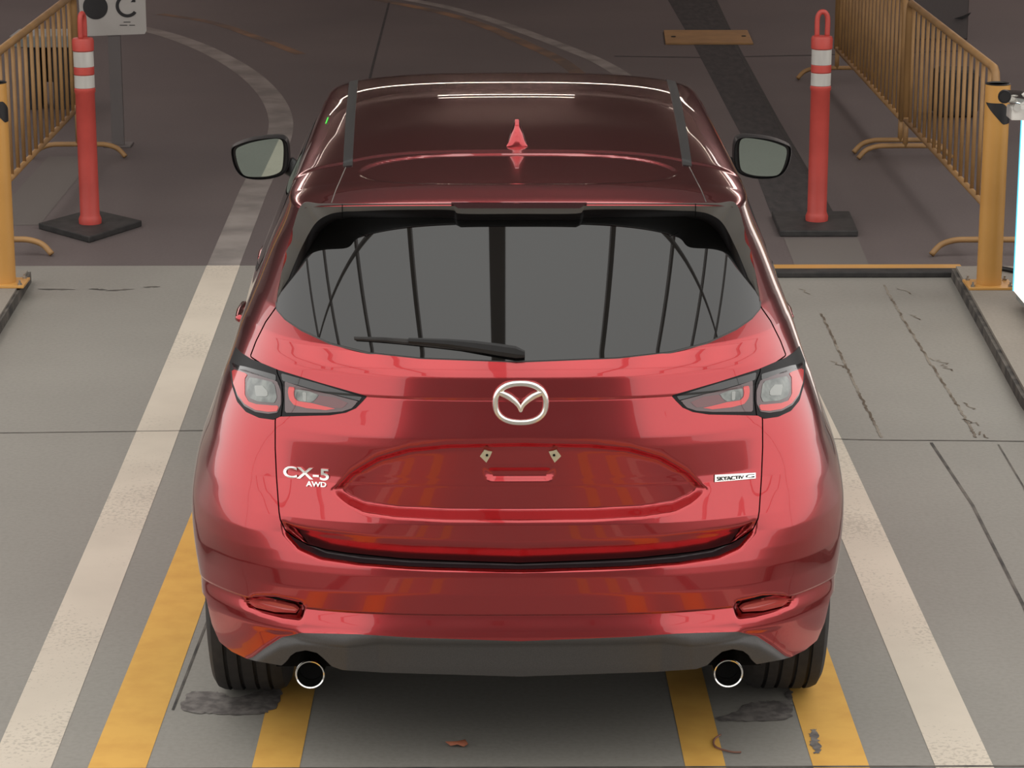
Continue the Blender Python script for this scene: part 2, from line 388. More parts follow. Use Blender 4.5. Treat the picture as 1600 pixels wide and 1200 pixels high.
# raised kerb islands
slab('kerb_island_left', [(-3.6, -8), (-2.34, -8), (-2.36, 4.0), (-2.44, 6.42), (-3.6, 6.42)], .065, M['kerb'], .065)
slab('kerb_island_right', [(2.14, -8), (3.6, -8), (3.6, 6.48), (2.30, 6.48), (2.18, 4.0)], .065, M['kerb'], .065)
slab('kerb_face_shade_left', [(-2.34, -8), (-2.325, -8), (-2.345, 4.0), (-2.425, 6.43), (-2.44, 6.42), (-2.36, 4.0)], .055, M['joint'], .055)  # dark strip along the kerb side, its shadow put into the colour
slab('kerb_face_shade_right', [(2.12, -8), (2.14, -8), (2.18, 4.0), (2.30, 6.48), (2.28, 6.49), (2.16, 4.0)], .05, M['joint'], .05)  # same painted shadow strip on the right kerb

# garage shell ahead of the lane
bm = bmesh.new(); box(bm, -6.5, 6.5, 7.1, 46, 5.2, 5.5); struct(mkbm('ceiling', bm, M['ceiling']))
bm = bmesh.new(); box(bm, -6.7, 6.7, 6.9, 7.1, 4.5, 7.0); struct(mkbm('wall_front_header', bm, M['wall']))
for nm, x0, x1 in (('wall_left', -6.7, -6.5), ('wall_right', 6.5, 6.7)):
    bm = bmesh.new(); box(bm, x0, x1, 7.1, 46, 0, 5.5); struct(mkbm(nm, bm, M['wall']))
bm = bmesh.new(); box(bm, -6.5, 6.5, 45.8, 46, 0, 5.5); struct(mkbm('wall_back', bm, M['wall']))
# building behind the camera and the steel frame of the open canopy (both seen only as reflections)
bm = bmesh.new(); box(bm, -5.2, 5.2, -16, -14, 0, 9.6); struct(mkbm('wall_rear_building', bm, M['facade']))
bm = bmesh.new()
for x in (-11, -8.0, -4.9, -2.12, 1.75, 4.5, 7.4, 10.5): box(bm, x-.07, x+.07, -18, 6.5, 6.4, 6.55)
box(bm, -.21, -.03, -18, 6.5, 6.4, 6.6)
for y in (-3.4,):
    tube(bm, [(-12.5*math.cos(a), y, 6.4*math.sin(a)**.55) for a in [PI*i/60 for i in range(61)]], .06, 8)
struct(mkbm('canopy_frame', bm, M['beam']))

# ================================================================== CAR
XC = -0.004
YR, YFR, RW = .80, 3.50, .365          # axles and tyre radius
CU = 814.0                             # picture column of the car's centre plane at the tail
car = thing('car', (XC, 2.2, 0), 'glossy dark red compact SUV with tinted rear window, parked tail first between the lane lines', 'car')

zt = [.25, .33, .36, .400, .408, .420, .450, .478, .487, .492, .55, .60, .62, .65, .67, .69, .70, .745, .84, .86, .95, .98, 1.0, 1.05, 1.078, 1.082, 1.086, 1.14, 1.16, 1.19, 1.20, 1.28, 1.4, 1.5, 1.6]
y0t = [.065, .045, .040, .032, .026, .020, .026, .037, .040, .028, .022, .027, .030, .036, .040, .044, .046, .050, .086, .088, .088, .090, .094, .106, .112, .114, .113, .122, .132, .156, .165, .165, .14, .115, .095]
def Wz(z): return pchip([.25, .3, .45, .68, .78, .88, .94, .98, 1.02, 1.06, 1.15, 1.276, 1.4, 1.5, 1.6], [.885, .90, .915, .929, .920, .902, .889, .878, .865, .850, .82, .77, .72, .675, .64], z)
def Lz(z): return pchip([.25, .7, 1.0, 1.2, 1.6], [.60, .62, .70, .75, .75], z)
def nz(z): return pchip([.25, .7, 1.0, 1.2, 1.276, 1.6], [3.0, 2.9, 2.8, 2.9, 3.0, 4.0], z)
zsd = [.25, .33, .40, .42, .45, .478, .487, .492, .55, .60, .65, .70, .80, .90, 1.0, 1.1, 1.16, 1.2]
ysd = [.07, .050, .030, .024, .028, .038, .040, .026, .018, .014, .014, .018, .038, .062, .090, .122, .140, .165]
def Y0(z): return np.interp(z, zt, y0t)
def YF(z): return pchip([.25, .35, .6, .8, .9, .94, .98, 1.02, 1.06, 1.2, 1.4, 1.55, 1.6], [4.36, 4.42, 4.47, 4.43, 4.36, 4.2, 3.9, 3.6, 3.4, 3.2, 2.9, 2.68, 2.6], z)
zs = sorted(set(np.round(np.concatenate([np.arange(.25, .58, .006), np.arange(.58, .87, .0032), np.arange(.87, 1.30, .006), np.arange(1.30, 1.588, .010), [.400, .408, .478, .487, .492, .610, .614, .745, .84, 1.078, 1.082, 1.086]]), 4)))
NC, NS, NFc = 270, 90, 36
rows = []
for z in zs:
    W, L, n, y0, yf = float(Wz(z)), float(Lz(z)), float(nz(z)), float(Y0(z)), float(YF(z))
    ph = np.linspace(0, PI/2, 1500)
    x = W*np.sin(ph)**(2/n); y = y0 + L*(1-np.cos(ph)**(2/n))
    s = np.concatenate([[0], np.cumsum(np.hypot(np.diff(x), np.diff(y)))]); q = np.linspace(0, s[-1], NC)
    xr, yr = np.interp(q, s, x), np.interp(q, s, y)
    Lf, nf = .55, 3.0
    ys = np.linspace(y0+L, yf-Lf, NS+2)[1:-1]
    xf = W*np.cos(ph)**(2/nf); yfv = yf - Lf*(1-np.sin(ph)**(2/nf))
    s = np.concatenate([[0], np.cumsum(np.hypot(np.diff(xf), np.diff(yfv)))]); q = np.linspace(0, s[-1], NFc)
    xq, yq = np.interp(q, s, xf), np.interp(q, s, yfv)
    X = np.concatenate([xr, np.full(NS, W), xq]); Y = np.concatenate([yr, ys, yq])
    k_ = sst(.62, .78, X)*(Y < y0+L); Y = Y + k_*(float(np.interp(z, zsd, ysd)) - y0)*(1 if z < 1.2 else 0)
    X = X + .018*sst(.9, 1.7, Y)*sst(3.5, 2.7, Y)*sst(1.0, 1.1, z)*(1-sst(1.45, 1.58, z))
    rows.append(np.stack([XC - X, Y, np.full(len(X), z)], 1))
GM = np.array(rows)
# fender flares
rr = np.hypot(GM[..., 1]-YR, GM[..., 2]-.37); rf = np.hypot(GM[..., 1]-YFR, GM[..., 2]-.37)
fl = .022*np.exp(-((rr-.44)/.10)**2) + .022*np.exp(-((rf-.44)/.10)**2)
fl *= ramp(.70, .88, np.abs(GM[..., 0]-XC))*(GM[..., 2] < 1.0)
GM[..., 0] -= fl
# relief of the tail: depth D is measured inwards along the surface normal
U, Vp = proj(GM)
rear = GM[..., 1] < .95
P_G2 = [(841, 893), (814, 893), (700, 890), (640, 888), (560, 882), (500, 873), (466, 858), (447, 836), (440, 812), (437, 780), (440, 700), (841, 700)]
lip = lambda u: np.interp(u, [437, 450, 480, 540, 590, 690, 820], [812, 819, 825, 833, 840, 847, 849])
g2 = lambda u: np.interp(u, [437, 440, 447, 466, 500, 560, 640, 700, 814], [780, 812, 836, 858, 873, 882, 888, 890, 893])
d = sdf(P_G2, U, Vp)
D = np.where(rear, .050*ramp(0, 4.5, -d)*np.clip((Vp-lip(U))/(np.maximum(g2(U)-lip(U), 1))*1.15, 0, 1), 0)
P_RC = [(518, 768), (548, 738), (590, 714), (640, 700), (700, 694), (841, 691), (841, 812), (814, 812), (700, 811), (620, 807), (570, 800), (545, 788)]
d = sdf(P_RC, U, Vp)
bot = np.interp(U, [518, 545, 570, 620, 700, 841], [768, 788, 800, 807, 811, 812])
DR = np.where(rear & (d < 0), (.019 + np.maximum(0, .088-np.interp(GM[..., 2], zt, y0t)))*ramp(0, 9, -d), 0)
DR = np.where(rear & (d < 0), np.where(bot-Vp < 10, (.019 + np.maximum(0, .088-np.interp(GM[..., 2], zt, y0t)))*ramp(0, 5, bot-Vp)*ramp(518, 535, U), DR), DR)
P_HD = [(757, 735), (871, 735), (864, 754), (764, 754)]
D += np.where(rear, .012*ramp(0, 4, -sdf(P_HD, U, Vp)), 0)
P_RP = [(374, 941), (385, 935), (402, 933), (430, 934), (476, 945), (474, 957), (470, 968), (440, 965), (405, 955)]
D += np.where(rear, .024*ramp(0, 5, -sdf(P_RP, U, Vp)), 0)
cl = lambda u: np.interp(u, [372, 385, 395, 415, 440, 470, 560, 640, 814], [1040, 1030, 1027, 1012, 996, 989, 991, 996, 1002])
D -= np.where(rear & (U > 385), .020*ramp(0, 10, Vp-cl(U))*ramp(590, 545, U), 0)
du = np.gradient(GM, axis=1); dv = np.gradient(GM, axis=0); NN = np.cross(dv, du); NN /= np.linalg.norm(NN, axis=2, keepdims=True)+1e-12
def blur(A, k=2):
    for _ in range(k):
        B = np.pad(A, 1, mode='edge'); A = (B[:-2, 1:-1]+2*B[1:-1, 1:-1]+B[2:, 1:-1])/4
        B = np.pad(A, 1, mode='edge'); B[:, 0] = B[:, 2]; A = (B[1:-1, :-2]+2*B[1:-1, 1:-1]+B[1:-1, 2:])/4
    return A
D = blur(D); DR = blur(DR)
GM = GM - NN*D[..., None]; GM[..., 1] += DR
body = grid_shell(GM); body.N[:, :] = body.N
# keep the centre plane seamless
cen = np.abs(body.V[:, 0]-XC) < 1e-6; body.N[cen, 0] = 0; body.N /= np.linalg.norm(body.N, axis=1, keepdims=True)
R_, C_ = GM.shape[:2]
full = body.both()
BV = BVHTree.FromPolygons([tuple(v) for v in full.V], full.F)
def hit(u, v, bv=None):
    r = ray(u, v); h = (bv or BV).ray_cast(Vector(CAM), Vector(r).normalized())
    if h[0] is None: raise RuntimeError('no hit %s %s' % (u, v))
    n = h[1] if h[1].dot(Vector(r)) < 0 else -h[1]
    return np.array(h[0]), np.array(n)
def px(s):
    return proj(s.V)
BIG = 1e3
def pxf(s, poly, ymax=.95):
    """pixel-outline field on the tail, positive elsewhere"""
    u, v = px(s); f = sdf(poly, u, v); return np.where(s.V[:, 1] < ymax, f, BIG)
# outlines in the photograph's frame (left half of the car)
P_HOLE = [(841, 566), (795, 566), (657, 561), (575, 552), (515, 537), (470, 516), (445, 499), (431, 482), (434, 455), (440, 425), (447, 392), (457, 358), (470, 317), (470, 200), (841, 200)]
P_GATE = [(430, 482), (415, 503), (400, 533), (391, 557), (411, 570), (433, 582), (437, 610), (436, 640), (430, 655), (430, 700), (432, 745), (436, 800), (438, 812), (446, 829), (461, 840), (481, 851), (510, 859), (540, 864), (627, 873), (715, 877), (841, 881), (841, 500), (600, 440), (450, 440)]
P_LAMP = [(361, 528), (367, 541), (377, 551), (391, 560), (435, 578), (500, 598), (574, 619), (566, 628), (556, 638), (540, 645), (515, 649), (470, 650), (437, 651), (427, 656), (405, 653), (385, 644), (371, 628), (364, 606), (360, 580), (359, 550)]
seam = lambda s: np.maximum(0, 0)
arch = lambda s, yc: .405 - np.hypot(s.V[:, 1]-yc, s.V[:, 2]-.375)   # positive inside the wheel opening
def no_arch(s):
    s = s.clip(np.where(np.abs(s.V[:, 0]-XC) > .60, arch(s, YR), -1)); return s.clip(np.where(np.abs(s.V[:, 0]-XC) > .60, arch(s, YFR), -1))
P_LOW = [(300, 900), (322, 935), (331, 975), (343, 1003), (362, 1018), (385, 1029), (400, 1033), (440, 1040), (447, 1034), (452, 1026), (462, 1019), (478, 1016), (495, 1020), (506, 1029), (518, 1041), (535, 1047), (600, 1051), (841, 1058), (841, 1300), (300, 1300)]
shell = body.clip(-pxf(body, P_HOLE, .75))
shell = no_arch(shell)
shell = shell.clip(-pxf(shell, P_LOW, .40)*np.where(shell.V[:, 1] < .40, 1, 1)*1.0 if False else np.where(shell.V[:, 1] < .42, -pxf(shell, P_LOW, .42), -1))
gate = shell.clip(pxf(shell, P_GATE)+1.0)
rest = shell.clip(np.where(shell.V[:, 1] < .95, 1.0-pxf(shell, P_GATE), -1))
gate = gate.clip(-pxf(gate, P_LAMP)-.0); rest = rest.clip(np.minimum(np.where(rest.V[:, 1] < .66, -pxf(rest, P_LAMP, .66), -1), .60-rest.V[:, 1]))
# lower grey cladding, bumper, windows, sides
def cladf(s):
    u, v = px(s); c = np.interp(u, [372, 385, 395, 415, 440, 470, 560, 640, 814], [1040, 1030, 1027, 1012, 996, 989, 991, 996, 1002])
    return np.where((s.V[:, 1] < .42) & (u > 380), c-v, BIG)
clad = rest.clip(cladf(rest)); rest = rest.clip(-cladf(rest))
bump_f = lambda s: np.maximum(s.V[:, 2]-.80, s.V[:, 1]-.62)
bump = rest.clip(bump_f(rest)); rest = rest.clip(-bump_f(rest))
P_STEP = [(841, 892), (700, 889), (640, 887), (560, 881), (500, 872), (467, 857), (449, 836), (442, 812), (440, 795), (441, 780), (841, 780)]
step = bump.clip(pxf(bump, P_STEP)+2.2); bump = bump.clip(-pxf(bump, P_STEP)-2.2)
P_WIN = [(1.02, 1.30), (1.22, 1.20), (1.75, 1.105), (3.12, 1.055), (3.0, 1.13), (2.60, 1.42), (2.3, 1.51), (1.3, 1.52), (1.08, 1.44)]
winf = lambda s: np.where((s.V[:, 1] > .9) & (s.V[:, 1] < 3.3) & (s.V[:, 2] > 1.0), sdf(P_WIN, s.V[:, 1], s.V[:, 2]), BIG)
win = rest.clip(winf(rest)+.018); trimr = rest.clip(winf(rest)); trimr = trimr.clip(-winf(trimr)-.018); rest = rest.clip(-winf(rest))
wsf = lambda s: np.where(s.V[:, 1] > 2.35, np.maximum(1.075-s.V[:, 2], np.abs(s.V[:, 0]-XC)-(Wz(s.V[:, 2])-.07)), BIG)
ws = rest.clip(wsf(rest)); rest = rest.clip(-wsf(rest))
rim = lambda s: s.both().rim(.010)
rim(rest).obj('body_side', M['paint'], car)
tailgate = rim(gate).obj('tailgate', M['paint'], car)
bumper = rim(bump).obj('rear_bumper', M['paint'], car)
step.both().obj('shaded_bumper_step', M['step'], car)  # ledge of the red bumper, cut out to carry the painted shade
rim(clad).obj('lower_cladding', M['cladding'], car)
for nm, s_ in (('side_window', win), ('side_window', win.mirror())): s_.obj(nm, M['glass'], car)
for s_ in (trimr, trimr.mirror()): s_.off(.001).obj('window_trim', M['black_plastic'], car)
ws.both().obj('windscreen', M['glass'], car)
inner = body.clip(-pxf(body, P_HOLE, .75)); inner = no_arch(inner)
inner = inner.clip(np.where(inner.V[:, 1] < .42, -pxf(inner, P_LOW, .42), -1))
inner.both().off(-.013).obj('inner_shell', M['dark'], car)

# ---------------------------------------------------------------- rear glass
def glass_pt(t, a):
    """t: 0 bottom .. 1 top, a: 0 centre .. 1 edge parameter"""
    z = 1.10 + .46*t; dz_ = z-1.2; yc = .165 + .47*dz_ + .16*dz_*abs(dz_)
    W, L, n = .80 - .03*t*t, .72, 3.0
    x = W*a; y = yc + L*(1-(1-min(a, .999)**n)**(1/n))
    return (XC-x, y, z)
NG, MG = 70, 60
GG = np.array([[glass_pt(i/NG, (j/MG)*.95) for j in range(MG+1)] for i in range(NG+1)])
gl = grid_shell(GG); gl.N[np.abs(gl.V[:, 0]-XC) < 1e-6, 0] = 0
glf = gl.both(); GBV = BVHTree.FromPolygons([tuple(v) for v in glf.V], glf.F)
P_GL = [(841, 564), (795, 564), (657, 559), (575, 550), (515, 535), (470, 514), (446, 498), (432.5, 483), (436, 455), (448, 420), (462, 385), (480, 352), (500, 342), (540, 336), (841, 336)]
P_GLO = [(841, 567), (795, 567), (657, 562), (575, 553), (515, 538), (470, 517), (445, 500.5), (430, 483), (430, 400), (470, 310), (841, 310)]
g1 = gl.clip(pxf(gl, P_GLO, 2)); g1.both().off(-.001).rim(.004).obj('rear_window_seal', M['cladding'], car)
g2_ = gl.clip(pxf(gl, P_GL, 2)); rear_glass = g2_.both().off(.001).obj('rear_window', M['glass'], car)

# ---------------------------------------------------------------- roof
def side_x(y, z=1.56):
    W, L, n, y0 = float(Wz(z)), float(Lz(z)), float(nz(z)), float(Y0(z))
    return W*(1-(max(0, (y0+L-y))/L)**n)**(1/n) if y < y0+L else W
rys = np.concatenate([[.278, .280, .283, .288], np.arange(.296, 1.0, .010), np.arange(1.0, 2.78, .03)])
ZC = lambda y: float(pchip([.278, .283, .30, .34, .42, .60, .79, 1.2, 1.6, 2.0, 2.4, 2.6, 2.68, 2.78], [1.594, 1.598, 1.603, 1.611, 1.625, 1.642, 1.655, 1.670, 1.672, 1.662, 1.640, 1.622, 1.606, 1.56], y))
ZE = lambda y: float(pchip([.278, .32, .6, 1.0, 2.4, 2.6, 2.78], [1.588, 1.58, 1.558, 1.548, 1.54, 1.53, 1.49], y))
MR = 110
rg = []
for y in rys:
    xs = side_x(y)+.003; zc, ze = ZC(y), ZE(y); row = []
    p = 2.7 if y > .5 else float(np.interp(y, [.28, .5], [3.4, 2.7]))
    ph = np.linspace(0, PI/2, 600); X = xs*np.sin(ph)**(2/p); Z = ze+(zc-ze)*np.cos(ph)**(2/p)
    s = np.concatenate([[0], np.cumsum(np.hypot(np.diff(X), np.diff(Z)))]); q = np.linspace(0, s[-1], MR)
    X, Z = np.interp(q, s, X), np.interp(q, s, Z)
    lead = y - .0*X
    rg.append(np.stack([XC-X, np.full(MR, lead), Z], 1) if not isinstance(lead, np.ndarray) else np.stack([XC-X, lead, Z], 1))
RG = np.array(rg)
# shallow pad in front of the spoiler edge and crease across the roof
ax = (RG[..., 0]-XC)
yc1 = .79 - .06*np.clip(np.abs(ax)/.5, 0, 1)**6
dpad = np.maximum((np.abs(ax)/.46)**4 + ((RG[..., 1]-.60)/.17)**2 - 1, -1)
RG[..., 2] -= .005*sst(0, .16, -dpad)
RG[..., 2] -= .004*sst(.012, -.012, RG[..., 1]-yc1)
roof = grid_shell(RG); roof.N[np.abs(roof.V[:, 0]-XC) < 1e-6, 0] = 0
roof.V = np.vstack([roof.V]); roof.both().obj('roof', M['paint'], car)
rfull = roof.both(); RBV = BVHTree.FromPolygons([tuple(v) for v in rfull.V], rfull.F)
def stripf(s):
    y = s.V[:, 1]; xc = np.interp(y, [.68, 2.5, 2.7], [.489, .562, .568]); hw = np.interp(y, [.68, 2.5], [.0135, .0155])
    return np.maximum(np.abs(np.abs(s.V[:, 0]-XC)-xc)-hw, .685-y)
st = roof.clip(stripf(roof))
for s_ in (st, st.mirror()): s_.off(.003).rim(.004).obj('roof_moulding', M['strip'], car)
def seamf(s):
    y = s.V[:, 1]; xc = np.interp(y, [.30, .68], [.515, .495]); return np.maximum(np.abs(np.abs(s.V[:, 0]-XC)-xc)-.0012, np.maximum(y-.685, .33-y))
for sg in (1, -1):
    P_ = []
    for y in np.linspace(.30, .68, 14):
        h = RBV.ray_cast(Vector((XC-sg*float(np.interp(y, [.30, .68], [.515, .495])), y, 3)), Vector((0, 0, -1)))
        P_.append(h[0])
    bm = bmesh.new(); tube(bm, P_, .0016, 6); mkbm('spoiler_seam', bm, M['joint'], car)
# green inspection sticker on the left roof rail
try:
    a, n_ = hit(511, 189, RBV)
    r0 = [hit(u, v, RBV) for u, v in ((512, 184), (514, 184), (510.5, 194), (508.5, 194))]
    mk('green_sticker', [p+n*.002 for p, n in r0], [(0, 1, 2, 3)], M['sticker'], car)['label'] = 'small bright green sticker'
except RuntimeError: pass

# ---------------------------------------------------------------- spoiler lip, side fins, brake light
E0 = [(814, 318), (715, 318), (700, 318.2), (620, 318.5), (560, 318.5), (535, 318.5), (500, 318.5), (472, 319), (457, 358), (447, 392), (440, 425), (434, 455), (431, 482)]
E1 = [(814, 334), (722, 334), (703, 328), (620, 328), (560, 330), (535, 331), (512, 336), (492, 350), (473, 383), (461, 410), (450, 438), (441, 463), (432, 483)]
E2 = [(814, 348), (722, 348), (703, 345), (620, 344), (560, 343), (537, 345), (518, 351), (500, 366), (482, 396), (467, 425), (455, 448), (444, 470), (433, 484)]
A, B, C3 = [], [], []
for i, (a, b, c) in enumerate(zip(E0, E1, E2)):
    if i < 8: pa = at(a[0], a[1], 1, .281); pb = at(b[0], b[1], 1, .296)
    else:
        pa, _ = hit(*a); k = ramp(12, 7, float(i)); pb = at(b[0], b[1], 1, pa[1] + .006 + .012*float(k))
    try: pc, _ = hit(c[0], c[1], GBV)
    except RuntimeError: pc = at(c[0], c[1], 1, .42)
    A.append(pa); B.append(pb); C3.append(pc)
def resamp(P, k=6): return np.array(smooth_path(P, k))
A, B, C3 = resamp(A), resamp(B), resamp(C3)
mid = lambda P, Q, t: P*(1-t)+Q*t
rowsL = [A + np.array([0, .004, 0]), A, mid(A, B, .5) + np.array([0, -.003, 0]), B, mid(B, C3, .12) + np.array([0, 0, -.002]), mid(B, C3, .5), mid(B, C3, 1.0)+np.array([0, .01, .004])]
V, F = [], []
nL = len(A)
for sgn in (1, -1):
    base_i = len(V)
    for r_ in rowsL:
        for p in r_: V.append((p[0], p[1], p[2]) if sgn == 1 else (2*XC-p[0], p[1], p[2]))
    for i in range(3):
        for j in range(nL-1):
            q = (base_i+i*nL+j, base_i+i*nL+j+1, base_i+(i+1)*nL+j+1, base_i+(i+1)*nL+j)
            F.append(q if sgn == 1 else q[::-1])
F2 = []
for b0_ in (0, len(rowsL)*nL):
    for i in range(3, len(rowsL)-1):
        for j in range(nL-1):
            q = (b0_+i*nL+j, b0_+i*nL+j+1, b0_+(i+1)*nL+j+1, b0_+(i+1)*nL+j); F2.append(q if b0_ == 0 else q[::-1])
mk('spoiler_underside', V, F2, M['lamp_rim'], car, True)  # blacker than the rest of the trim: underside shade put into the material
sp_o = mk('rear_spoiler_trim', V, F, M['satin_black'], car, True); sp_o.data.set_sharp_from_angle(angle=math.radians(28))
bm = bmesh.new()
PL = [at(u, v, 1, .274) for u, v in ((705, 318), (917, 318), (906, 325.5), (716, 325.5))]
a = [bm.verts.new(p) for p in PL]; b = [bm.verts.new(p+np.array([0, .03, 0])) for p in PL]
bm.faces.new(a[::-1]); bm.faces.new(b)
for i in range(4): bm.faces.new((a[i], a[(i+1) % 4], b[(i+1) % 4], b[i]))
bmesh.ops.recalc_face_normals(bm, faces=bm.faces[:])
mkbm('brake_light', bm, M['chmsl'], car)['label'] = 'dark red strip brake light'
# thin seams across the fin
for sg in (1, -1):
    pts = [at(535, v, 1, y) for v, y in ((319, .279), (325, .284), (331, .290), (340, .33))]
    bm = bmesh.new(); tube(bm, [((p[0] if sg == 1 else 2*XC-p[0]), p[1]-.003, p[2]) for p in pts], .0012, 6); mkbm('trim_seam', bm, M['dark'], car)

# ---------------------------------------------------------------- tail lamps (outer one on the body, inner one on the tailgate)
P_LO = [(352, 520), (391, 500), (433.5, 560), (433.5, 582), (441, 600), (443, 625), (440, 650), (430, 670), (350, 670)]
lampbase = body.clip(pxf(body, P_LAMP, .66)); lampbase = lampbase.clip(lampbase.V[:, 1]-.60)
def lay(s, poly, d_, grow=0): return s.clip(pxf(s, poly)-grow)
P_TOPO = [(366, 562), (375, 573), (385, 576), (430, 588), (434, 583), (420, 579), (396, 566), (380, 560)]
P_LENSO = [(365, 566), (371, 577), (385, 578), (434, 596), (440, 612), (440, 632), (434, 645), (420, 647), (400, 644), (383, 635), (372, 620), (366, 600)]
P_REDO = [(364, 580), (368, 578), (384, 583), (388, 586), (384, 592), (384, 618), (390, 628), (402, 632), (428, 634), (437, 634), (434, 643), (420, 644), (400, 641), (384, 632), (373, 618), (366, 600)]
P_CLRO = [(388, 597), (392, 590), (405, 592), (427, 597), (431, 603), (434, 622), (430, 630), (405, 628), (391, 622), (387, 610)]
P_LENSI = [(446, 596), (470, 604), (500, 612), (520, 617), (560, 627), (550, 638), (535, 643), (510, 645), (446, 645)]
P_REDI = [(453, 604), (462, 605), (460, 614), (461, 622), (466, 627), (488, 630), (500, 633), (530, 640), (510, 641), (480, 638), (460, 633), (453, 624), (451, 612)]
P_CLRI = [(463, 609), (480, 611), (499, 617), (494, 624), (487, 629), (468, 627), (462, 619)]
P_DRI = [(500, 618), (525, 621), (545, 630), (535, 638), (520, 637), (490, 629)]
def lamp(name, label, base, layers, mirror):
    e = bpy.data.objects.new(name, None)
    f_ = (lambda s: s.mirror()) if mirror else (lambda s: s)
    h = f_(base).off(.0015).rim(.012).obj(name, M['lamp_rim'], car); h['label'] = label
    for nm, poly, mt, d_ in layers:
        s_ = lay(base, poly, d_)
        if len(s_.F): f_(s_).off(.0015+d_).rim(.001).obj(nm, M[mt], h)
    return h
outer = lampbase.clip(sdf(P_LO, *px(lampbase))+.9); inner_l = lampbase.clip(.9-sdf(P_LO, *px(lampbase)))
P_STO = [(362, 566), (372, 571), (384, 573), (410, 580), (432, 586), (432, 595), (405, 587), (380, 580), (366, 573)]
P_STI = [(440, 583), (500, 600), (566, 620), (562, 626), (500, 611), (442, 595)]
Lo = [('upper_lens_strip', P_STO, 'gloss_black', .0012), ('smoked_lens', P_LENSO, 'lamp_smoke', .0012), ('red_light_guide', P_REDO, 'lamp_red', .0024), ('clear_lens', P_CLRO, 'lamp_clear', .0024), ('bulb_reflector', [(399, 603), (412, 603), (420, 612), (420, 620), (402, 620)], 'lamp_bulb', .0034)]
Li = [('upper_lens_strip', P_STI, 'gloss_black', .0012), ('smoked_lens', P_LENSI, 'lamp_smoke', .0012), ('red_light_guide', P_REDI, 'lamp_red', .0024), ('clear_lens', P_CLRI, 'lamp_clear', .0024), ('dark_red_lens', P_DRI, 'lamp_darkred', .0022), ('bulb_reflector', [(474, 613), (480, 613), (480, 627), (475, 627)], 'lamp_bulb', .0034)]
for mir, side in ((False, 'left'), (True, 'right')):
    lamp('tail_light', 'outer tail light on the %s rear corner' % side, outer, Lo, mir)
    lamp('tail_light', 'pointed inner tail light on the %s of the tailgate' % side, inner_l, Li, mir)
P_RFL = [(386, 938), (402, 935.5), (430, 936.5), (469, 946), (461, 956.5), (430, 956), (402, 949)]
rf0 = body.clip(pxf(body, [(380, 937), (400, 934), (430, 935), (472, 945.5), (463, 959), (430, 958), (400, 951)]))
for s_ in (rf0, rf0.mirror()): s_.off(.016).rim(.012).obj('rear_reflector', M['reflector'], car)

# ---------------------------------------------------------------- emblem, lettering, plate clips
def lift(u, v, off, bv=None):
    p, n = hit(u, v, bv); return p+n*off
bm = bmesh.new()
ring = []
for i in range(49):
    a = 2*PI*i/48; c, s_ = math.cos(a), math.sin(a); n_ = 2.35
    ring.append((813.5+39.5*math.copysign(abs(c)**(2/n_), c), 629.5-30.5*math.copysign(abs(s_)**(2/n_), s_)))
nrm0 = np.array([0, -1, .12]); nrm0 /= np.linalg.norm(nrm0)
plane_y = lift(813.5, 629, 0)[1]
def epl(u, v, off): # emblem lies on its own slightly tilted plate plane
    p = at(u, v, 1, plane_y-.008); return p + nrm0*off
tube(bm, [epl(u, v, .002) for u, v in ring], .0090, 10, False)
wing = [(777, 612), (785, 615), (796, 620), (805, 627), (811, 635), (814, 643)]
for sg in (1, -1):
    pts = smooth_path([(u if sg == 1 else 2*813.5-u, v) for u, v in wing], 4)
    tube(bm, [epl(p[0], p[1], .003) for p in pts], [.0075+.0025*math.sin(PI*min(1, i/(len(pts)*.75)))-.003*(i/len(pts))**3 for i in range(len(pts))], 10)
mkbm('winged_emblem', bm, M['silver'], car, True)['label'] = 'silver oval emblem with a winged shape inside'
def text_part(name, txt, u0, u1, v0, v1, mat, off, depth, weight=.0, slope=0., shear=0., label=None, bold=True):
    cu = bpy.data.curves.new('t', 'FONT'); cu.body = txt; cu.extrude = .5; cu.offset = weight; cu.resolution_u = 4
    o = bpy.data.objects.new('t', cu); COL.objects.link(o); bpy.context.view_layer.update()
    me = bpy.data.meshes.new_from_object(o.evaluated_get(bpy.context.evaluated_depsgraph_get()))
    P = np.array([v.co[:] for v in me.vertices]); F = [tuple(p.vertices) for p in me.polygons]
    bpy.data.objects.remove(o); bpy.data.curves.remove(cu); bpy.data.meshes.remove(me)
    mn, mx = P[:, :2].min(0), P[:, :2].max(0); q = (P[:, :2]-mn)/(mx-mn)
    out = []
    c0 = [lift(u0+(u1-u0)*t, (v0+v1)/2, 0) for t in (0, 1)]
    for (s_, t), z in zip(q, P[:, 2]):
        u = u0+(u1-u0)*s_ + shear*(t-.5); v = v1+(v0-v1)*t + slope*(s_-.5)
        out.append(lift(u, v, off + (depth if z > 0 else 0)))
    o = mk(name, out, F, mat, car, False)
    if label: o['label'] = label
    return o
text_part('model_lettering', 'CX-5', 443.5, 515, 730, 748.5, M['silver'], -.001, .006, .020, 5.0, label='silver raised letters CX-5')
text_part('drive_lettering', 'AWD', 479, 510.5, 752.5, 761.0, M['silver'], -.001, .005, .030, 1.5, label='small silver letters AWD')
def plate_px(name, poly, off, th, mat, parent=car, bv=None, label=None):
    bm = bmesh.new(); a = [bm.verts.new(lift(u, v, off+th, bv)) for u, v in poly]; b = [bm.verts.new(lift(u, v, off, bv)) for u, v in poly]
    n = len(poly); bm.faces.new(a); bm.faces.new(b[::-1])
    for i in range(n): bm.faces.new((a[i], b[i], b[(i+1) % n], a[(i+1) % n]))
    bmesh.ops.recalc_face_normals(bm, faces=bm.faces[:])
    o = mkbm(name, bm, mat, parent)
    if label: o['label'] = label
    return o
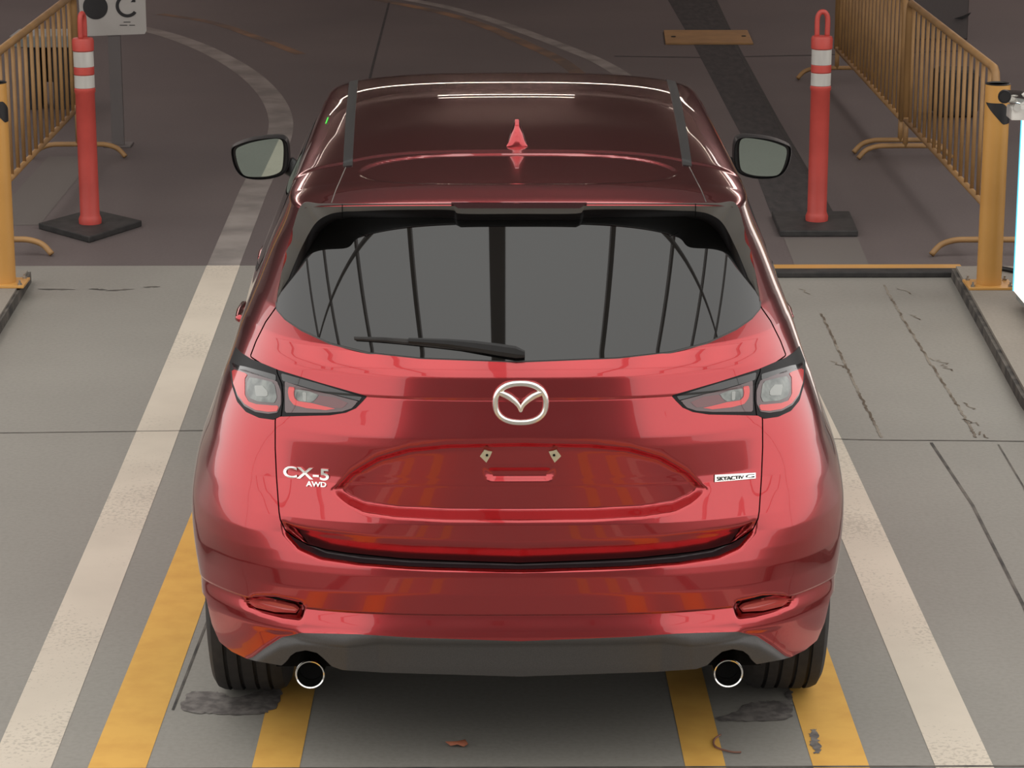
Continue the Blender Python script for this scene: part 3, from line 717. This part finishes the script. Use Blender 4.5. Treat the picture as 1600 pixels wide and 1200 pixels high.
pb = plate_px('engine_badge', [(1116, 741.5), (1148, 740), (1180, 738.5), (1180, 748), (1148, 751), (1116, 753.5)], .0015, .003, M['silver'], label='silver badge lettered SKYACTIV G')
tx = text_part('badge_lettering', 'SKYACTIV', 1119.5, 1160.5, 743.8, 749.8, M['sign_black'], .0068, .0008, .012, -2.4)
tx.parent = pb; tx2 = text_part('badge_lettering', 'G', 1163.5, 1177.5, 740.8, 747.4, M['sign_black'], .0068, .0008, .0, -.7); tx2.parent = pb
for u, m_ in ((760, 1), (866.5, -1)):
    Q = [(-10, 1), (-3, -9), (3, -7), (9, -6), (6, 1), (0, 11)]
    o = plate_px('plate_clip', [(u+m_*a_, 711+b_) for a_, b_ in Q], .001, .005, M['clip'], label='tan plastic licence plate clip')
    bm = bmesh.new(); c = lift(u+m_, 710, .007); tube(bm, [c, c+np.array([0, -.002, 0])], .0035, 12); mkbm('clip_hole', bm, M['dark'], o)

# ---------------------------------------------------------------- rear wiper
def bar_px(name, spine, mat, parent, bv):
    bm = bmesh.new(); rings = []
    for u, v, hw, off in spine:
        p, n = hit(u, v, bv); upv = np.array([0, .25, .97])
        k = hw/560.0
        rings.append([bm.verts.new(p+n*(off+a_*.010)+upv*(b_*k)) for a_, b_ in ((1, .55), (.8, 1), (0, 1), (0, -1), (.6, -1), (1, -.4))])
    for a, b in zip(rings, rings[1:]):
        for i in range(6): bm.faces.new((a[i], a[(i+1) % 6], b[(i+1) % 6], b[i]))
    bm.faces.new(rings[0][::-1]); bm.faces.new(rings[-1]); bmesh.ops.recalc_face_normals(bm, faces=bm.faces[:])
    return mkbm(name, bm, mat, parent)
arm = bar_px('rear_wiper', [(640, 534, 4, .012), (700, 538, 6, .014), (740, 543, 8, .016), (780, 549, 9, .018), (806, 553, 9, .020), (820, 556, 5, .018)], M['black_plastic'], car, GBV)
bar_px('wiper_blade', [(556, 530, 2.5, .006), (600, 532, 3.5, .006), (660, 537, 4.5, .006), (730, 545, 4.5, .006), (775, 552, 3, .006)], M['black_rubber'], arm, GBV)

# ---------------------------------------------------------------- roof antenna
bm = bmesh.new(); rings = []
for y, hw, h in ((.835, .036, .006), (.845, .034, .030), (.862, .030, .062), (.885, .028, .074), (.93, .024, .060), (.98, .019, .036), (1.03, .013, .014), (1.05, .008, .003)):
    zb = ZC(y)-.012
    rings.append([bm.verts.new((XC+s_*hw, y, zb)) if k == 0 else bm.verts.new((XC+s_*hw*w_, y, zb+.012+h*k)) for s_, w_, k in ((-1, 1, 0), (-1, .86, .18), (-1, .52, .6), (-1, .2, .96), (1, .2, .96), (1, .52, .6), (1, .86, .18), (1, 1, 0))])
for a, b in zip(rings, rings[1:]):
    for i in range(7): bm.faces.new((a[i], b[i], b[i+1], a[i+1]))
bm.faces.new(rings[0]); bm.faces.new(rings[-1][::-1]); bmesh.ops.recalc_face_normals(bm, faces=bm.faces[:])
mkbm('roof_antenna', bm, M['paint'], car, True, auto=35)

# ---------------------------------------------------------------- exhaust tips, underbody
for sx in (-.587, .587):
    bm = bmesh.new(); n = 36; rings = []
    for r, y in ((.036, .50), (.040, .30), (.042, .125), (.0425, .118), (.0405, .114), (.037, .116), (.0355, .125), (.034, .30)):
        rings.append([bm.verts.new((XC+sx+r*math.cos(2*PI*k/n), y, .285+r*math.sin(2*PI*k/n))) for k in range(n)])
    for a, b in zip(rings, rings[1:]):
        for k in range(n): bm.faces.new((a[k], b[k], b[(k+1) % n], a[(k+1) % n]))
    bmesh.ops.recalc_face_normals(bm, faces=bm.faces[:])
    e = mkbm('exhaust_tip', bm, M['chrome'], car, True, auto=50)
    bm = bmesh.new(); tube(bm, [(XC+sx, .17, .285), (XC+sx, .175, .285)], .0345, 24); mkbm('pipe_inside', bm, M['dark'], e)
    bm = bmesh.new(); box(bm, XC+sx-.11, XC+sx+.11, .30, .34, .24, .40); mkbm('heat_shield', bm, M['dark'], car)
bm = bmesh.new(); box(bm, XC-.66, XC+.66, .35, 4.1, .22, .34); mkbm('underbody', bm, M['dark'], car, bevel=.03)

# ---------------------------------------------------------------- wheels
def wheel(x, y, sgn):
    prof = [(.20, -.09), (.255, -.108), (.30, -.118), (.335, -.112), (.355, -.100), (.362, -.084)]
    grooves = [-.062, -.022, .022, .062]
    for g in grooves: prof += [(.3645, g-.006), (.355, g-.004), (.355, g+.004), (.3645, g+.006)]
    prof += [(.362, .084), (.355, .100), (.335, .112), (.30, .118), (.255, .108), (.20, .09)]
    bm = bmesh.new(); n = 96; rings = [[bm.verts.new((XC+x+dx, y+r*math.cos(2*PI*k/n), RW+r*math.sin(2*PI*k/n))) for k in range(n)] for r, dx in prof]
    for a, b in zip(rings, rings[1:]):
        for k in range(n): bm.faces.new((a[k], a[(k+1) % n], b[(k+1) % n], b[k]))
    bmesh.ops.recalc_face_normals(bm, faces=bm.faces[:])
    t = mkbm('wheel', bm, M['rubber'], car, True, auto=30)
    bm = bmesh.new(); X = XC+x+sgn*.085
    for k in range(10):
        a = 2*PI*k/10
        p0 = (X, y+.04*math.cos(a), RW+.04*math.sin(a)); p1 = (X+sgn*.01, y+.235*math.cos(a+.08), RW+.235*math.sin(a+.08)); tube(bm, [p0, p1], [.018, .012], 6)
    rg_ = [(X+sgn*.008, y+.24*math.cos(2*PI*k/48), RW+.24*math.sin(2*PI*k/48)) for k in range(49)]; tube(bm, rg_, .014, 8, False)
    tube(bm, [(X-sgn*.02, y, RW), (X+sgn*.015, y, RW)], .05, 20)
    mkbm('rim', bm, M['alloy'], t, True, auto=40)
    bm = bmesh.new(); tube(bm, [(X-sgn*.06, y, RW), (X-sgn*.05, y, RW)], .17, 24); mkbm('brake_disc', bm, M['steel'], t)
for y in (YR, YFR):
    for sgn in (-1, 1): wheel(sgn*.800, y, sgn)

# ---------------------------------------------------------------- door mirrors
P_MO = [(361, 233), (372, 225), (395, 218), (425, 214.5), (441, 215.5), (449, 222), (452, 240), (450, 262), (442, 273), (425, 279), (405, 281), (386, 279), (373, 272), (364, 256)]
P_MG = [(369, 234), (380, 227), (400, 221), (425, 217), (437, 217.5), (442, 224), (443, 240), (441, 262), (435, 270), (420, 275), (400, 276.5), (384, 275), (376, 267), (370, 250)]
def mirror_asm(sg):
    ym = 3.0
    f_ = lambda p: np.array([p[0] if sg == 1 else 2*XC-p[0], p[1], p[2]])
    off = np.array([.0, 0, 0])
    O = [f_(at(u, v, 1, ym)) for u, v in smooth_path(P_MO, 4, True)]
    c = sum(O)/len(O)
    bm = bmesh.new(); rings = []
    for k, (dy, sc_) in enumerate(((0.008, .93), (-.004, .955), (-.008, .98), (0, 1.0), (.03, 1.02), (.08, .98), (.12, .84), (.145, .55), (.152, .2))):
        rings.append([bm.verts.new(c+(p-c)*sc_+np.array([0, dy, 0])) for p in O])
    for a, b in zip(rings, rings[1:]):
        for i in range(len(a)): bm.faces.new((a[i], a[(i+1) % len(a)], b[(i+1) % len(a)], b[i]))
    bm.faces.new(rings[-1]); bm.faces.new(rings[0]); bmesh.ops.recalc_face_normals(bm, faces=bm.faces[:])
    m = mkbm('door_mirror', bm, M['black_plastic'], car, True, auto=50)
    bm = bmesh.new(); Gp = [f_(at(u, v, 1, ym-.006)) for u, v in smooth_path(P_MG, 4, True)]
    cg = sum(Gp)/len(Gp); tilt = math.radians(1.0); toe = math.radians(3.)*sg
    vv = [bm.verts.new((p[0], p[1] + (p[2]-cg[2])*math.tan(tilt)*0 - .0 , p[2])) for p in Gp]
    f = bm.faces.new(vv); f.normal_update()
    if f.normal.y > 0: f.normal_flip()
    mkbm('mirror_glass', bm, M['mirror'], m)
    bm = bmesh.new(); q = c + np.array([sg*.09, .04, -.03])
    tube(bm, [q, q+np.array([sg*.09, .02, -.07])], [.035, .03], 10); mkbm('mirror_arm', bm, M['black_plastic'], m, True)
for sg in (1, -1): mirror_asm(sg)
# door shut lines
for sg in (-1, 1):
    for pts in ([(1.20, 1.08), (1.24, .95), (1.28, .80), (1.30, .60), (1.34, .42)], [(2.12, 1.06), (2.14, .8), (2.16, .42)], [(3.02, 1.03), (3.05, .8), (3.02, .42)]):
        P_ = []
        for y, z in smooth_path(pts, 6):
            h = BV.ray_cast(Vector((XC+sg*2, y, z)), Vector((-sg, 0, 0)))
            if h[0] is not None: P_.append(h[0])
        bm = bmesh.new(); tube(bm, P_, .0028, 6); mkbm('door_seam', bm, M['dark'], car, True)
# door handles
for sg in (-1, 1):
    for y, z in ((1.62, .955), (2.50, .965)):
        bm = bmesh.new(); tube(bm, [(XC+sg*.89, y-.02, z), (XC+sg*.904, y, z), (XC+sg*.907, y+.09, z+.002), (XC+sg*.904, y+.18, z+.002), (XC+sg*.89, y+.20, z)], [.012, .014, .015, .014, .012], 10)
        mkbm('door_handle', bm, M['paint'], car, True)

# ================================================================== TRAFFIC POSTS
def post(loc, base_poly, loop_dir, label):
    x, y = loc; t = thing('traffic_post', (x, y, 0), label, 'traffic post', 'orange traffic posts')
    bm = bmesh.new(); prism(bm, base_poly, 0.0, .035); mkbm('rubber_base', bm, M['black_rubber'], t, bevel=.006)
    bm = bmesh.new(); lathe(bm, [(.062, .034), (.064, .06), (.058, .075), (.054, .085), (.0535, .765), (.058, .772), (.058, .79), (.053, .795), (.053, .868), (.056, .872), (.056, .908), (.053, .912), (.053, .998), (.059, 1.002), (.060, 1.055), (.054, 1.068), (.02, 1.072)], x, y, 40)
    mkbm('tube', bm, M['orange'], t, True, auto=35)
    for z0, z1 in ((.797, .867), (.913, .997)):
        bm = bmesh.new(); lathe(bm, [(.0555, z0), (.0555, z1)], x, y, 40, False); mkbm('reflective_band', bm, M['reflective'], t, True)
    bm = bmesh.new(); a = loop_dir; c, s_ = math.cos(a), math.sin(a)
    P = [(-.028, 1.065), (-.029, 1.15), (-.024, 1.182), (-.010, 1.20), (.010, 1.20), (.024, 1.182), (.029, 1.15), (.028, 1.065)]
    tube(bm, [(x+c*p, y+s_*p, z) for p, z in smooth_path(P, 4)], .0145, 10); mkbm('handle_loop', bm, M['orange'], t, True)
post((-2.318, 7.78), [(-2.61, 7.79), (-2.27, 7.40), (-2.04, 7.86), (-2.37, 8.20)], PI*.42, 'orange post with two white bands on a black base, left of the red car')
post((1.745, 7.83), [(1.51, 7.54), (1.94, 7.54), (1.965, 8.10), (1.52, 8.10)], 0, 'orange post with two white bands on a black base, right of the red car')

# ================================================================== BOLLARDS
def bollard(x, y, label, decal):
    z0 = .065; t = thing('bollard', (x, y, z0), label, 'bollard', 'yellow steel bollards')
    bm = bmesh.new(); box(bm, x-.115, x+.115, y-.10, y+.10, z0, z0+.012); bp = mkbm('base_plate', bm, M['yellow_paint'], t, bevel=.002)
    for dx, dy in ((-.092, -.075), (.092, -.075), (-.092, .075), (.092, .075)):
        bm = bmesh.new(); lathe(bm, [(.011, z0+.012), (.011, z0+.022), (.005, z0+.023), (.005, z0+.036)], x+dx, y+dy, 6); mkbm('anchor_bolt', bm, M['steel'], bp)
    bm = bmesh.new(); lathe(bm, [(.061, z0+.01), (.061, 1.07)], x, y, 48, False); mkbm('pipe', bm, M['yellow_paint'], t, True)
    bm = bmesh.new(); lathe(bm, [(.061, 1.07), (.062, 1.074), (.055, 1.076), (.05, 1.07)], x, y, 48, True); mkbm('cap', bm, M['black_plastic'], t, True, auto=40)
    # black wedge decal wrapped on the pipe
    bm = bmesh.new(); n = 14; a0, a1 = decal
    up_, lo = [], []
    for i in range(n+1):
        f = i/n; a = a0+(a1-a0)*f
        zt_ = .985 - (.055*max(0, f-.6)/.4); zb = .985 - .105*min(1, f/.62) + .01*max(0, f-.62)
        for lst, z in ((up_, zt_), (lo, zb)): lst.append(bm.verts.new((x+.0622*math.cos(a), y+.0622*math.sin(a), z)))
    for i in range(n): bm.faces.new((up_[i], up_[i+1], lo[i+1], lo[i]) if i else (up_[0], up_[1], lo[1]))
    bmesh.ops.recalc_face_normals(bm, faces=bm.faces[:]); mkbm('black_decal', bm, M['sign_black'], t, True)
bollard(2.385, 6.02, 'yellow bollard with black cap on the right kerb, by the lit white kiosk', (PI*1.10, PI*1.93))
bollard(-2.505, 6.10, 'yellow bollard cut off by the left picture edge, on the left kerb', (PI*1.3, PI*2.1))

# ================================================================== BARRIERS
def barrier(x, y0, y1, z0, z1, nb, label, r=.022):
    t = thing('barrier', (x, (y0+y1)/2, 0), label, 'barrier', 'yellow crowd control barriers')
    bm = bmesh.new(); c = .07
    P = [(x, y0, z0), (x, y0, z1-c), (x, y0+c*.3, z1-c*.3), (x, y0+c, z1), (x, y1-c, z1), (x, y1-c*.3, z1-c*.3), (x, y1, z1-c), (x, y1, z0)]
    tube(bm, P, r, 12); mkbm('frame', bm, M['yellow'], t, True)
    bm = bmesh.new(); tube(bm, [(x, y0, z0), (x, y1, z0)], r*.8, 10); mkbm('bottom_rail', bm, M['yellow'], t, True)
    for i in range(nb):
        y = y0 + (y1-y0)*(i+1)/(nb+1); bm = bmesh.new(); tube(bm, [(x, y, z0), (x, y, z1)], .0112, 8); mkbm('bar', bm, M['yellow'], t, True)
    for yf, s_ in ((y0+.03, 1), (y1-.03, -1)):
        bm = bmesh.new(); h = .085
        tube(bm, smooth_path([(x-.30, yf-.02, .012), (x-.25, yf, .06), (x-.18, yf, h), (x-.1, yf, h+.004), (x+.1, yf, h+.004), (x+.18, yf, h), (x+.25, yf, .06), (x+.30, yf-.02, .012)], 4), .016, 10)
        tube(bm, [(x, yf, h), (x, yf, z0+.02)], .017, 10)
        mkbm('foot', bm, M['yellow'], t, True)
barrier(2.56, 7.0, 10.0, .25, 1.0, 15, 'yellow barred barrier behind the right bollard, nearer of the two on the right')
barrier(2.56, 10.16, 13.5, .23, 1.0, 18, 'yellow barred barrier behind the right orange post, farther of the two on the right')
barrier(-2.72, 7.05, 10.1, .32, 1.04, 14, 'yellow barred barrier behind the left bollard and left orange post')

# ================================================================== SIGN
t = thing('road_sign', (-2.53, 10.6, 0), 'pale sign panel with a black disc and curved arrow, behind the left orange post', 'sign')
ys = 10.5
def sp_(u, v, dy=0.): return at(u, v, 1, ys+dy)
bl, br = sp_(127, 57), sp_(229, 53)
zt_ = 1.42; wv = br-bl
def SP(a, z, dy=0.):  # a along the panel 0..1
    p = bl+wv*a; return (p[0], ys+dy, z + (p[2]-bl[2])*1.0)
zb = bl[2]
out_ = [(0.03, zb), (.97, zb), (1, zb+.02), (1, zt_-.02), (.97, zt_), (0.03, zt_), (-.05, zt_-.02), (0, zb+.02)]
bm = bmesh.new(); A_ = [bm.verts.new(SP(a, z)) for a, z in out_]; B_ = [bm.verts.new(SP(a, z, .012)) for a, z in out_]
bm.faces.new(A_); bm.faces.new(B_[::-1])
for i in range(8): bm.faces.new((A_[i], B_[i], B_[(i+1) % 8], A_[(i+1) % 8]))
bmesh.ops.recalc_face_normals(bm, faces=bm.faces[:]); panel = mkbm('sign_panel', bm, M['sign_white'], t)
def disc(name, u, v, ru, mat, r_in=0, a0=0, a1=2*PI, n=40, z_=-.003):
    bm = bmesh.new(); c = sp_(u, v, z_); r = ru/237.; ri = r_in/237.
    o_ = [(c[0]+r*math.cos(a0+(a1-a0)*i/n), c[1], c[2]+r*math.sin(a0+(a1-a0)*i/n)) for i in range(n+1)]
    i_ = [(c[0]+ri*math.cos(a0+(a1-a0)*i/n), c[1], c[2]+ri*math.sin(a0+(a1-a0)*i/n)) for i in range(n+1)]
    O_ = [bm.verts.new(p) for p in o_]
    if ri:
        I_ = [bm.verts.new(p) for p in i_]
        for k in range(n): bm.faces.new((O_[k], I_[k], I_[k+1], O_[k+1]))
    else: bm.faces.new(O_[:-1])
    return mkbm(name, bm, mat, panel)
disc('black_disc', 149, 11, 19, M['sign_black'])
disc('curved_arrow', 198.5, 9.5, 17.5, M['sign_black'], 12.5, PI*.30, PI*1.80)
bm = bmesh.new(); bm.faces.new([bm.verts.new(sp_(u, v, -.003)) for u, v in ((204, 3.5), (211.5, 3.5), (211.5, -5))]); mkbm('arrow_head', bm, M['sign_black'], panel)
bm = bmesh.new()
for v, u0, u1 in ((34.5, 193, 204), (39.3, 187, 199), (39.3, 202, 211)): bm.faces.new([bm.verts.new(sp_(u, vv, -.003)) for u, vv in ((u0, v+.7), (u1, v+.6), (u1, v-.5), (u0, v-.4))])
mkbm('small_print', bm, M['black_plastic'], panel)
bm = bmesh.new(); box(bm, -2.57, -2.49, ys+.013, ys+.05, 0, 1.38); mkbm('post', bm, M['grey_post'], t)
bm = bmesh.new(); prism(bm, [(-2.62, 10.45), (-2.44, 10.45), (-2.44, 10.62), (-2.62, 10.62)], 0, .012); mkbm('sign_foot', bm, M['grey_post'], t, bevel=.004)
bm = bmesh.new(); tube(bm, [(-2.70, ys+.03, .75), (-2.72, ys+.03, .02)], .012, 8); tube(bm, [(-2.70, ys+.03, .75), (-2.55, ys+.03, .85)], .012, 8); mkbm('cable', bm, M['black_plastic'], t)

# ================================================================== KIOSK AND SENSOR
kx0, kx1, ky0, ky1, kz0, kz1 = 2.418, 2.95, 4.45, 5.56, .145, 1.01
t = thing('kiosk', ((kx0+kx1)/2, (ky0+ky1)/2, .065), 'glowing white kiosk with a cyan edge, cut off by the right picture edge', 'kiosk')
bm = bmesh.new(); box(bm, kx0+.012, kx1, ky0, ky1, kz0-.04, kz1); mkbm('cabinet', bm, M['kiosk_grey'], t, bevel=.006)
bm = bmesh.new(); box(bm, kx0, kx0+.012, ky0+.02, ky1-.006, kz0, kz1-.01); mkbm('lit_front', bm, M['lit_panel'], t)
bm = bmesh.new(); box(bm, kx0-.004, kx0+.012, ky1-.006, ky1+.008, kz0, kz1-.01); mkbm('edge_strip', bm, M['kiosk_blue'], t)
bm = bmesh.new(); box(bm, kx0+.10, kx1-.05, ky0+.10, ky1-.10, .065, kz0-.04); mkbm('plinth', bm, M['kiosk_grey'], t, bevel=.006)
t = thing('sensor', (2.50, 5.3, kz1), 'small chrome and black round sensor on top of the kiosk, beside the right bollard', 'sensor')
c = at(1569, 150, 1, 5.3); e = at(1592, 152, 1, 5.45)
cz = c[2]
bm = bmesh.new(); tube(bm, [c+np.array([-.004, -.03, 0]), c+np.array([.002, .0, 0])], .030, 24); tube(bm, [c+np.array([-.004, -.03, 0]), c+np.array([-.005, -.036, 0])], [.024, .022], 20); mkbm('lens_cap', bm, M['black_plastic'], t, True, auto=40)
bm = bmesh.new(); tube(bm, [c+np.array([.002, .0, 0]), e], [.029, .031], 24); mkbm('housing', bm, M['chrome'], t, True, auto=40)
bm = bmesh.new(); tube(bm, smooth_path([e+np.array([.0, -.08, .02]), e+np.array([.02, -.08, .03]), e+np.array([.035, -.08, .01]), e+np.array([.02, -.08, -.01]), e+np.array([-.01, -.08, -.03]), e+np.array([.04, -.08, -.03])], 4), .009, 10); mkbm('bracket_arm', bm, M['reflective'], t, True)
b0 = at(1580, 176, 1, 5.28)
bm = bmesh.new(); box(bm, b0[0], b0[0]+.16, b0[1], b0[1]+.12, kz1+.002, kz1+.06); mkbm('mount_block', bm, M['reflective'], t, bevel=.006)
bm = bmesh.new(); q = at(1589, 168, 1, 5.278); tube(bm, [q+np.array([0, .002, 0]), q+np.array([0, -.006, 0])], .018, 16); mkbm('mount_knob', bm, M['steel'], t, True, auto=40)

# ================================================================== SMALL THINGS ON THE GROUND
bm = bmesh.new(); box(bm, 1.12, 2.40, 6.50, 6.60, 0, .03); struct(mkbm('trim_threshold', bm, M['black_rubber'], bevel=.006))
bm = bmesh.new(); box(bm, 1.12, 2.36, 6.60, 6.70, 0, .028); struct(mkbm('trim_threshold_edge', bm, M['yellow_paint'], bevel=.004))
bm = bmesh.new(); tube(bm, smooth_path([(2.42, 6.42, .078), (2.52, 6.36, .078), (2.62, 6.22, .078), (2.70, 6.0, .078), (2.74, 5.7, .078)], 6), .012, 8)
tag(mkbm('cable', bm, M['black_plastic'], None, True), 'black cable lying on the right kerb behind the bollard', 'cable')
t = thing('floor_plate', (1.77, 15.92, 0), 'flat worn yellow plate bolted across the dark strip of the far floor', 'plate')
pts = [G(1040, 70), G(1177, 70), G(1168, 50), G(1037, 50)]
bm = bmesh.new(); prism(bm, pts, .0, .018); mkbm('plate', bm, M['yellow'], t, bevel=.004)
for u, v in ((1052, 61), (1162, 60)):
    g = G(u, v); bm = bmesh.new(); lathe(bm, [(.02, .018), (.02, .024), (.01, .026)], g[0], g[1], 12); mkbm('bolt', bm, M['black_plastic'], t)
g = at(715, 1167, 2, 0)
bm = bmesh.new()
L_ = [(-.035, 0, .012), (-.02, .012, .004), (0, .018, .006), (.022, .012, .014), (.03, 0, .005), (.018, -.012, .002), (0, -.014, .010), (-.02, -.01, .004)]
cc = bm.verts.new((g[0], g[1], .016)); vs = [bm.verts.new((g[0]+a, g[1]+b, h+.003)) for a, b, h in L_]
for i in range(8): bm.faces.new((cc, vs[i], vs[(i+1) % 8]))
o = mkbm('dry_leaf', bm, M['leaf'], None, True); m_ = o.modifiers.new('s', 'SOLIDIFY'); m_.thickness = .002
tag(o, 'small curled orange-brown dry leaf on the concrete behind the car', 'leaf')
bm = bmesh.new(); tube(bm, [np.array(at(u, v, 2, .005)) for u, v in smooth_path([(1126, 1148), (1117, 1154), (1115, 1162), (1120, 1168), (1132, 1172), (1145, 1175), (1158, 1175)], 4)], .003, 6)
tag(mkbm('plastic_strip', bm, M['cord'], None, True), 'thin brown curled strip on the inner right yellow line', 'debris')
# things standing in the dark behind the barriers
t = thing('wheel_stop', (3.35, 11.4, 0), 'black rubber block on the floor behind the right barrier', 'block')
a = at(1462, 185, 2, 0); b = at(1530, 185, 2, 0)
bm = bmesh.new(); box(bm, a[0], b[0], a[1], a[1]+.3, 0, .33); mkbm('block', bm, M['black_rubber'], t, bevel=.05)
t = thing('low_bench', (-3.6, 12.2, 0), 'low grey beam on dark legs behind the left barrier', 'bench')
a = at(15, 75, 1, 12.0); b = at(112, 72, 1, 12.0)
bm = bmesh.new(); box(bm, a[0], b[0]+.02, 12.0, 12.4, a[2], a[2]+.085); mkbm('top_beam', bm, M['kiosk_grey'], t, bevel=.01)
for x in (a[0]+.1, b[0]-.15):
    bm = bmesh.new(); box(bm, x, x+.08, 12.05, 12.35, 0, a[2]); mkbm('leg', bm, M['black_rubber'], t)
bm = bmesh.new(); box(bm, a[0]+.05, b[0]-.02, 12.37, 12.39, .15, a[2]); mkbm('shadow_panel', bm, M['black_rubber'], t)  # dark sheet standing in for the shadow below the beam
t = thing('cabinet', (3.6, 18.0, 0), 'dark grey cabinet standing far behind the right barrier', 'cabinet')
a = at(1425, 62, 2, 0); b = at(1512, 62, 2, 0)
bm = bmesh.new(); box(bm, a[0], b[0], a[1], a[1]+.5, 0, 1.2); mkbm('body', bm, M['grey_post'], t, bevel=.01)
bm = bmesh.new(); box(bm, a[0]+.1, b[0]-.08, a[1]-.004, a[1], .40, .41); mkbm('label_line', bm, M['black_plastic'], t)
q = [at(u, v, 1, a[1]-.02) for u, v in ((1491, 29), (1505, 25), (1517, 19), (1513, 24), (1503, 30))]
bm = bmesh.new(); bm.faces.new([bm.verts.new(p) for p in q]); o = mkbm('handle', bm, M['black_plastic'], t); m_ = o.modifiers.new('s', 'SOLIDIFY'); m_.thickness = .02

# ceiling tubes of the garage, then added fill
def lamp_tube(name, p, q, r=.03):
    bm = bmesh.new(); tube(bm, [p, q], r, 8); return struct(mkbm(name, bm, M['tube'], None, True))
lamp_tube('ceiling_light', (-.85, 22, 3.68), (.95, 22, 3.68), .015)
lamp_tube('ceiling_light', (-.85, 22, 4.02), (.95, 22, 4.02), .015)
lamp_tube('ceiling_light', (-6.4, 40, 3.5), (6.4, 40, 3.5), .04)
for x in (-4.2, 4.2): lamp_tube('ceiling_light', (x, 9, 5.0), (x, 34, 5.0), .008)
for x in (-5.6, 5.6):  # unseen area lights added as fill for the garage floor
    ld = bpy.data.lights.new('garage_fill', 'AREA'); ld.shape = 'RECTANGLE'; ld.size = 1.5; ld.size_y = 18; ld.energy = 240; ld.color = (1, .86, .80)
    lo = bpy.data.objects.new('garage_fill', ld); COL.objects.link(lo); lo.location = (x, 17, 5.1)
